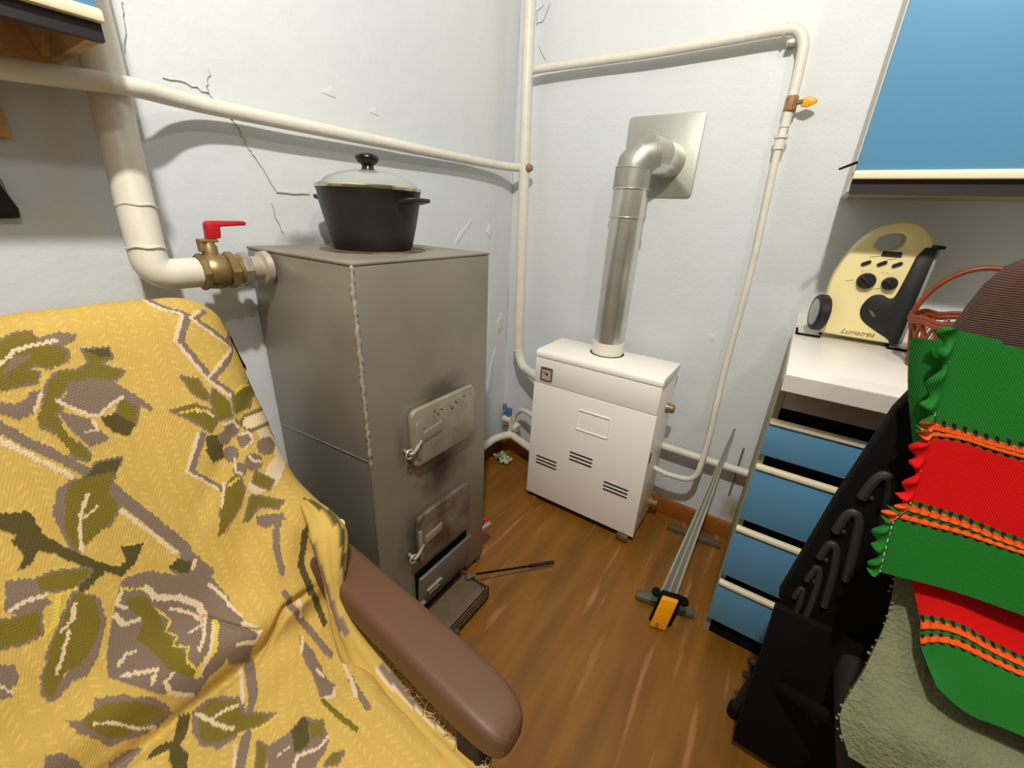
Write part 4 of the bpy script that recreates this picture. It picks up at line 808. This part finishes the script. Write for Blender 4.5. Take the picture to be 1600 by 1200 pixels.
PATTERN = """T12:337,526 346,533 350,540 355,545 360,551 365,558 369,564 374,570 379,577 384,583 390,590 395,597
C6:346,521 355,529 359,535 364,541 369,547 374,553 379,560 384,566 389,573 395,580
T16:411,612 418,617 424,622 431,627 438,632 444,638 451,643 459,648 466,654 473,659 481,665 489,670
C6:420,604 426,609 433,614 439,619 446,625 453,630 459,635 466,641 474,646 481,651 488,657
T17:493,667 501,673 510,679 518,685
T11:251,741 252,751 268,753 273,761 278,771 285,792 293,782 300,773 308,765 316,770 324,776 333,782 341,788 350,794 344,806 339,820 333,837 292,911 315,851 306,834 300,821 295,809 288,800 279,826
T12:350,794 357,804 365,816 373,828
T10:396,753 403,745 410,736 418,727 425,718 434,729 443,742 451,753
T10:408,867 418,876 429,900 439,898 450,900 456,861 464,840 464,814
C5:251,735 250,746 267,748 273,755 277,764 284,784 292,775 300,766 307,758 315,764 323,769 331,775 340,781 348,787 343,799 338,812 332,827 323,856 314,838 306,823 300,812 294,802 288,793 280,817
C6:348,787 356,797 364,808 371,819
C5:394,747 402,739 409,730 416,721 424,712 432,723 441,735 450,747
C31:406,854 416,860 426,867 436,875 447,892 454,851 462,833 463,808
O0:289,547 287,556 285,565 281,580 281,596 284,596 291,606 295,615 300,624 307,619 309,609 311,599 306,586 310,575 313,587 319,581 319,570 319,559 320,550 320,540 320,530 302,534 307,537 301,540 295,543
T0:289,595 285,609 284,624 286,633 288,642 294,635 296,622 294,611 292,603
T0:309,552 304,561 298,570 298,580 298,590 302,583 304,575 307,566
C5:302,556 298,564 294,573 292,589 292,601 291,617
T0:325,532 327,539 329,546 331,553 330,565 325,572 326,583 331,580 341,568 343,552 339,544 335,536 331,529
C3:328,582 335,575 341,568
O0:302,641 303,655 304,669 312,669 315,652 320,665 325,678 330,661 327,649 324,637 325,626 325,616 329,606 334,595 343,595 346,586 354,589 362,592 370,598 378,604 388,606 384,598 380,590 373,587 365,583 358,580 351,570 344,570 338,578 330,586 321,593 315,607 316,617 317,626 313,643
T0:324,612 325,624 325,636 328,648 331,660 338,671 345,682 352,690 360,698 363,696 358,687 353,678 346,664 348,653 350,642 354,627 350,618 346,610 341,602 337,593 333,607
O0:346,664 351,671 356,679 363,674 370,669 363,660 357,652
D0:302,641 303,655 304,669 312,669 308,654
D0:357,631 357,641 357,652 363,660 370,669 378,656 370,640 363,635
T0:344,590 346,598 349,607 353,615 358,625 370,629 375,635 376,622 377,610 366,601 357,595 348,593
C5:336,594 343,604 348,613 353,622 355,631 349,649 346,664
C4:358,623 366,626 365,611
T0:401,559 396,577 408,567 415,567 423,566 430,565 439,559 448,553 442,548 430,546 417,546 409,553
O0:393,639 400,629 406,620 417,609 429,615 435,606 440,597 443,582 447,570 451,558 447,551 439,551 431,551 423,556 415,561 407,565 398,578 399,590 395,600 391,610 392,624
D0:393,639 403,628 401,615 400,602 399,590 395,600 391,610 392,624
C4:412,588 418,580 425,572 431,567 437,563 444,561 451,558
C3:424,591 428,573
O0:340,750 346,772 355,776 363,781 366,775 357,759 348,755
O0:367,721 367,737 367,753 373,768 379,783 388,782 396,766 384,751 378,741 372,731
O0:358,895 370,897 377,862 385,847 387,815 371,819 365,841
O0:392,830 391,855 391,897 398,897 409,899 408,852 409,831 398,814
O0:358,791 366,800 375,809 388,806 388,785 378,784 368,782
O0:442,785 451,785 461,785 474,769 480,756 485,743 491,730 492,718 483,726 474,734 466,743 458,754 449,766
O0:449,813 457,824 465,834 471,821 458,803
O0:470,792 474,804 481,817 487,830 492,819 487,808 482,796 488,784 494,772 491,767 481,779
D0:398,758 403,782 414,778 425,774 425,754 413,749
T0:401,818 406,812 408,803 406,794 401,788 396,788 391,793 390,802 391,812 396,818
T0:418,832 422,825 423,816 421,808 417,803 411,804 407,809 406,819 408,827 412,832
T0:426,799 430,793 431,785 430,778 425,774 420,774 416,779 415,787 416,795 421,800
T0:442,831 447,824 448,815 446,806 441,800 435,801 430,807 429,816 431,826 436,832
T0:433,875 438,861 438,847 436,836 431,830 425,830 420,838 419,849 421,865 428,880
T0:443,801 447,796 448,790 446,783 442,779 438,779 435,784 433,791 435,797 439,801
T0:409,795 412,791 413,784 411,777 408,773 404,773 401,777 400,784 401,791 405,795
C5:394,790 393,808 401,813
C5:408,812 409,827 418,829 423,813
C4:428,788 441,782 446,791
C4:431,812 438,816 441,829
C13:425,880 437,900
C4:374,756 376,770 383,777
C23:400,834 400,889
C4:447,759 458,750 468,740
Y5:368,826 363,843 363,874
Y3:371,730 372,744 372,758 380,775
Y4:451,764 448,782
D0:401,492 403,500 404,507 406,514 408,528 417,529 427,530 433,535 439,540 446,546 452,554 458,561 465,569 470,577 475,585 474,596 461,598 464,611 466,624 473,614 480,604 482,594 485,583 474,571 478,559 481,548 482,539 482,530 483,522 475,532 469,541 462,550 457,544 452,538 446,533 442,526 438,519 442,513 446,506 446,495 437,505 424,501 423,508 418,502 413,495 408,489
O0:458,503 458,512 458,522 460,532 463,542 465,553 470,556 473,543 475,532 473,524 470,515 467,506
T0:491,553 501,551 511,549 516,543 521,537 527,531 532,525 537,516 541,506 539,492 541,484 543,477 545,469 542,464 539,472 536,479 533,487 529,495 526,503 522,510 518,516 514,524 510,531 506,538 498,545
O0:479,532 484,540 489,548 500,546 510,543 516,535 523,527 527,517 531,506 530,490 534,484 538,476 542,469 536,465 529,469 523,472 517,479 512,485 507,491 502,499 497,507 491,514 485,524
Y6:477,536 476,527 475,518 482,513 488,508 494,503 498,491 488,493
C5:487,527 497,519 501,504
C4:504,511 509,505 515,498 521,492 528,482
T0:449,481 451,490 453,500 461,506 471,506 478,511 480,497 478,489 477,481 473,475 468,469 462,473 456,477
O0:471,451 473,460 475,468 477,476 478,485 479,495 487,491 495,487 495,479 495,470 493,462 492,455 491,447 489,440 484,444 478,448
C5:470,473 469,482 469,492 471,506
T0:497,436 500,442 503,448 506,455 518,452 520,442 527,442 524,435 522,429 519,423 513,426 508,429 502,433
C3:515,437 524,443
T0:500,676 513,682 529,689 539,693 548,696 561,695 575,698 593,711 603,694 613,688 609,671 603,654 588,654 577,657 569,656 562,655 555,655 545,657 534,660 525,657 516,652 506,645 496,638 492,655 496,665
T0:491,576 486,588 488,599 490,609 492,620 497,629 502,638 508,647 517,655 526,662 536,663 545,663 557,660 566,663 576,668 586,657 597,649 599,636 601,623 606,612 609,602 601,586 591,575 586,566 580,558 574,551 568,544 562,537 556,530 551,524 543,528 536,532 529,539 521,546 514,553 507,560 499,568
O0:508,598 517,601 526,604 536,603 546,602 554,605 562,608 570,610 580,612 593,614 584,597 576,590 569,583 558,581 548,575 538,569 532,577 527,586 518,580 509,574 503,580
D0:496,638 492,655 501,669 509,660 505,649
Y3:523,603 531,609 539,614 545,602 553,613 558,602 565,618 573,608 583,612 596,616
Y3:493,578 498,587 501,596 503,604
C9:503,604 514,609 520,622 525,636 532,645 539,654 553,654
C5:530,620 536,630 543,641 553,649
C5:556,651 562,643 568,635 572,626
C4:556,626 556,648
C5:495,577 503,566 510,573
C7:511,559 521,563 524,581
C6:547,540 543,551 545,561
C5:556,537 559,548 562,559 566,574 573,562
C6:576,587 579,575 591,575 599,586 607,599
C5:528,679 537,685 546,691 553,691 567,699
C8:573,695 580,702 590,711 599,699 592,686 587,674
C5:502,675 507,667
Y10:561,662 567,655 573,648 579,642 583,629 587,617 592,612
C4:561,660 567,652 573,644 579,636 586,625 593,614
T0:559,503 562,513 565,522 569,532 575,539 579,547 583,556 591,561 600,567 608,568 609,558 610,548 608,532 606,521 603,511 601,502 597,493 586,488 578,481 571,474 561,471 564,479 567,487 571,495 564,499
O0:565,506 569,516 573,527 578,537 584,544 591,552 598,559 606,559 604,546 602,534 601,524 600,513 594,500 587,495 579,489 569,481 567,489 566,497
C4:574,492 579,501 585,511 594,519 602,528 609,546
T0:616,594 616,607 616,620 625,643 631,657 638,673 654,682 666,708 672,725 679,742 680,730 680,717 676,698 671,679 668,661 666,642 658,627 651,611 634,593 626,593
O0:622,601 621,612 619,622 626,636 631,650 637,665 651,671 659,690 667,708 675,726 676,710 671,691 665,671 662,654 659,637 651,621 643,606 632,603
C5:620,598 629,611 639,626 649,643 659,662
C4:635,628 636,641 638,654 641,665
Y4:668,672 672,687 676,702 680,717 680,740
D0:613,578 616,593 624,588 631,585 635,576 649,592 658,593 667,594 658,574 650,569 640,563 631,560 629,545 626,530 621,541 624,553 627,566 619,570
T16:615,687 626,688 635,690 646,694 656,690
C7:615,673 625,672 633,673 641,675
T19:676,685 682,681 687,676 692,671 697,665
C5:674,668 681,667 687,664 693,660
T0:697,716 699,730 702,744 701,760 700,776 709,785 717,793 726,787 735,781 739,766 740,753 742,740 744,727 738,718 732,710 726,700 720,692 712,699 704,706
D0:703,750 702,763 700,776 714,779 719,766 724,753 719,735 711,743
O0:711,775 717,793 728,778 721,765
C5:729,719 724,736 728,750 732,764 731,783
C4:710,716 712,734
O0:687,703 697,712 705,701 711,690 707,684 701,692 694,699
O0:745,771 751,784 753,768 747,755
T0:573,442 577,455 584,459 591,463 602,466 597,458 591,450 586,442 581,436
T0:609,488 609,498 609,509 612,518 615,528 616,520 617,513 619,505 616,495 613,485
T0:491,786 493,799 495,810 498,821 505,820 505,807 506,793 500,784
T9:502,811 512,802 523,793 532,789 541,785 551,782
D9:511,870 515,852 520,840 526,830 536,824 545,817 553,810 564,809 575,809 590,812 607,819 622,830 635,839
T0:625,781 637,796 651,814 662,823 672,831 682,836 699,848 706,832 699,814 688,816 677,814 664,804 648,790 635,784
C6:629,789 642,787
C5:671,820 681,832
C5:700,816 706,832 699,844
T10:570,771 582,774 594,774 608,781 620,796 630,809 643,823 657,839 669,854
C8:588,790 608,786
O8:702,814 712,814 722,814 734,817 746,819
T10:707,869 719,862 731,857 741,854
C7:683,877 695,876 707,869 716,861 725,854"""
def paint(S, T):
    n = 1000; sg = np.arange(n+1)/n; IMG = np.zeros((n+1, n+1), np.int8); order = 'OoDTCY'
    SX, TX = 1.87, .95
    sb = np.array([.0, .253, .306, .345, .384, .422, .459, .496, .532, .567, .604, .647, .70, .75, .798, .844, .90]); tb = np.array([.62, .575, .549, .529, .509, .488, .466, .444, .422, .40, .46, .553, .667, .742, .82, .922, 1.1])
    free = sg[None, :] < np.interp(sg, sb, tb)[:, None] - .012                     # cloth beyond the motifs traced above: the repeat goes on
    for rep, row in [(r, w_) for r in ((.04, -.47), (.34, -.12), (.30, -.52), (0, 0)) for w_ in PATTERN.split('\n')]:
        h, q = row.split(':'); P = np.array([[float(a) for a in p.split(',')] for p in q.split()])/1000 + np.array(rep); c = {'O': 1, 'D': 2, 'T': 3, 'C': 4, 'Y': 5}[h[0]]; w = float(h[1:])/1000
        m = w/SX + .004; i0, i1 = max(int((P[:, 0].min()-m)*n), 0), min(int((P[:, 0].max()+m)*n)+2, n+1); j0, j1 = max(int((P[:, 1].min()-m*2)*n), 0), min(int((P[:, 1].max()+m*2)*n)+2, n+1)
        if c == 1:
            i0 -= 6; i1 = min(i1+6, n+1); j0 -= 9; j1 = min(j1+9, n+1)
        i0, j0 = max(i0, 0), max(j0, 0)
        if i1 <= i0 or j1 <= j0: continue
        X, Y = np.meshgrid(sg[i0:i1], sg[j0:j1], indexing='ij'); jx = .0006*np.sin(Y*900+3*np.sin(X*500)); jy = .0007*np.sin(X*800+2*np.sin(Y*600)); X, Y = X+jx, Y+jy
        if w == 0:
            M_ = np.zeros(X.shape, bool); a = P; b = np.roll(P, -1, 0)
            for (x1, y1), (x2, y2) in zip(a, b):
                if y1 == y2: continue
                M_ ^= ((y1 > Y) != (y2 > Y)) & (X < (x2-x1)*(Y-y1)/(y2-y1)+x1)
        else:
            M_ = np.zeros(X.shape, bool)
            for (x1, y1), (x2, y2) in zip(P, P[1:]):
                dx, dy = (x2-x1)*SX, (y2-y1)*TX; px, py_ = (X-x1)*SX, (Y-y1)*TX; t = np.clip((px*dx+py_*dy)/(dx*dx+dy*dy+1e-12), 0, 1); M_ |= np.hypot(px-t*dx, py_-t*dy) < w/2
        if c == 1:                                                      # taupe outline woven round every leaf
            O_ = np.zeros(X.shape, bool)
            for (x1, y1), (x2, y2) in zip(P, np.roll(P, -1, 0)):
                dx, dy = (x2-x1)*SX, (y2-y1)*TX; px, py_ = (X-x1)*SX, (Y-y1)*TX; t = np.clip((px*dx+py_*dy)/(dx*dx+dy*dy+1e-12), 0, 1); O_ |= np.hypot(px-t*dx, py_-t*dy) < .0032
            O_ &= (X*SX*.7 - Y*TX < np.median(X*SX*.7 - Y*TX) + .03) | (np.sin(X*160+Y*90) > .1)
            if rep != (0, 0): O_ &= free[i0:i1, j0:j1]
            IMG[i0:i1, j0:j1][O_ & ~M_] = 3
        if rep != (0, 0): M_ = M_ & free[i0:i1, j0:j1]
        IMG[i0:i1, j0:j1][M_] = c
    return IMG[np.clip((S*n+.5).astype(int), 0, n), np.clip((T*n+.5).astype(int), 0, n)]
ss_ = np.r_[np.linspace(0, .16, 20)[:-1], np.linspace(.16, .95, 720)[:-1], np.linspace(.95, 1, 10)]; tt_ = np.r_[np.linspace(0, .28, 26)[:-1], np.linspace(.28, 1, 620)]
S_, T_ = np.meshgrid(ss_, tt_, indexing='ij'); G = throw_surface(S_, T_); idx = paint(S_, T_)
PAL = np.array([lin(c) for c in ((196, 165, 86), (122, 108, 38), (88, 80, 42), (132, 114, 98), (226, 203, 168), (222, 194, 82))]); C = PAL[idx]
# woven ground: small pale zigzag ticks in the yellow, thread shading in the motifs
a_, b_ = S_*1.748/.011, T_*.95/.016; zz = np.abs(((a_ + np.abs((b_ % 2)-1)*1.2) % 1)-.5) < .13; row_ = (np.floor(b_*1.7) % 2) > 0
C = np.where((idx == 0)[..., None] & zz[..., None] & row_[..., None] & (wob(S_*60, T_*40, 3, 51) > -.25)[..., None], np.minimum(C*1.22, 1), C)
th = .90 + .2*np.sin(S_*1.748*2*PI/.0042 + 9*np.sin(T_*90)); C = np.where((idx > 0)[..., None], C*th[..., None], C)
C = C*(1+.09*wob(S_*4, T_*4, 3, 41)+.03*wob(S_*4, T_*4, 40, 43))[..., None]
M_throw = cloth_mat('floral_weave', 'pattern', .85, wave=[('n', 420, .35, .0015, (0,0,0)), ('w', 160, .25, .001, (.5, .3, .8))])
G = G + (.0006*(idx > 0))[..., None]
me = gridmesh(G[::-1]); vcol(me, 'pattern', np.clip(C[::-1], 0, 1).reshape(-1, 3))
tth = obj('floral_throw', me, M_throw, None, origin=(.55, -1.6, .47)); tag(tth, 'worn yellow throw woven with olive and taupe flowers covering the armchair', 'throw')
# rolled hem along the armrest side
hp = catm(np.array([(.432,-1.282,.650),(.512,-1.290,.632),(.553,-1.314,.585),(.578,-1.326,.525),(.625,-1.330,.468),(.70,-1.338,.452),(.80,-1.345,.455),(.90,-1.350,.456),(.985,-1.355,.440)]), 14)
rr = .024+.006*np.sin(np.linspace(0, 15, len(hp))); rr *= np.interp(np.linspace(0, 1, len(hp)), [0, .15, .5, 1], [.3, .95, .85, .7])
bm = B(); seg = 26
tube(bm, [V(p) for p in hp], lambda i, k: rr[i]*(1+.16*math.sin(3*2*PI*k/seg+i*.11)+.07*math.sin(7*2*PI*k/seg-i*.05)), seg); me = finish(bm, 80)
n = len(me.vertices); co = np.empty(n*3); me.vertices.foreach_get('co', co); ii = np.arange(n)//seg; kk = (np.arange(n) % seg)/seg
ph = (kk*1.0 + ii*.006) % 1; cc = np.tile(PAL[0]*1.05, (n, 1)); cc[(ph > .10) & (ph < .17)] = PAL[2]; cc[(ph > .42) & (ph < .52) & ((ii//17) % 3 > 0)] = PAL[3]; cc[(ph > .52) & (ph < .56) & ((ii//17) % 3 > 0)] = PAL[4]; cc[(ph > .75) & (ph < .80) & ((ii//23) % 2 > 0)] = np.array(lin((196, 140, 80)))
vcol(me, 'pattern', np.clip(cc, 0, 1)); obj('rolled_hem', me, M_throw, tth)
bm = B(); Hc = hp[50:]
for _ in range(420):
    p = V(Hc[random.randrange(len(Hc))]) + V((random.uniform(-.01,.01), .010+random.uniform(-.004,.008), random.uniform(.0,.016))); d = V((random.uniform(-.3,1), random.uniform(-.2,.9), random.uniform(-.5,.5))).normalized()*random.uniform(.008,.026)
    tube(bm, [p, p+d*.5+V((0,0,.003)), p+d], .0007, 4)
o = obj('frayed_thread', bm, mat('frayed_yellow', (214, 172, 92), .9), tth); o['kind'] = 'stuff'
bm = B(); c0 = V((.516,-1.268,.628)); tube(bm, [c0+V((.011*math.cos(t), .004*math.sin(2*t), .011*math.sin(t))) for t in np.linspace(0, 2*PI, 19)[:-1]], .0022, 7, closed=True); tube(bm, smoothpath([c0+V((-.01,-.002,-.004)), c0+V((-.03,-.012,-.008)), c0+V((-.055,-.03,-.022))], 5), .0024, 7); obj('loose_loop', bm, mat('pale_thread', (226, 216, 168), .9), tth)
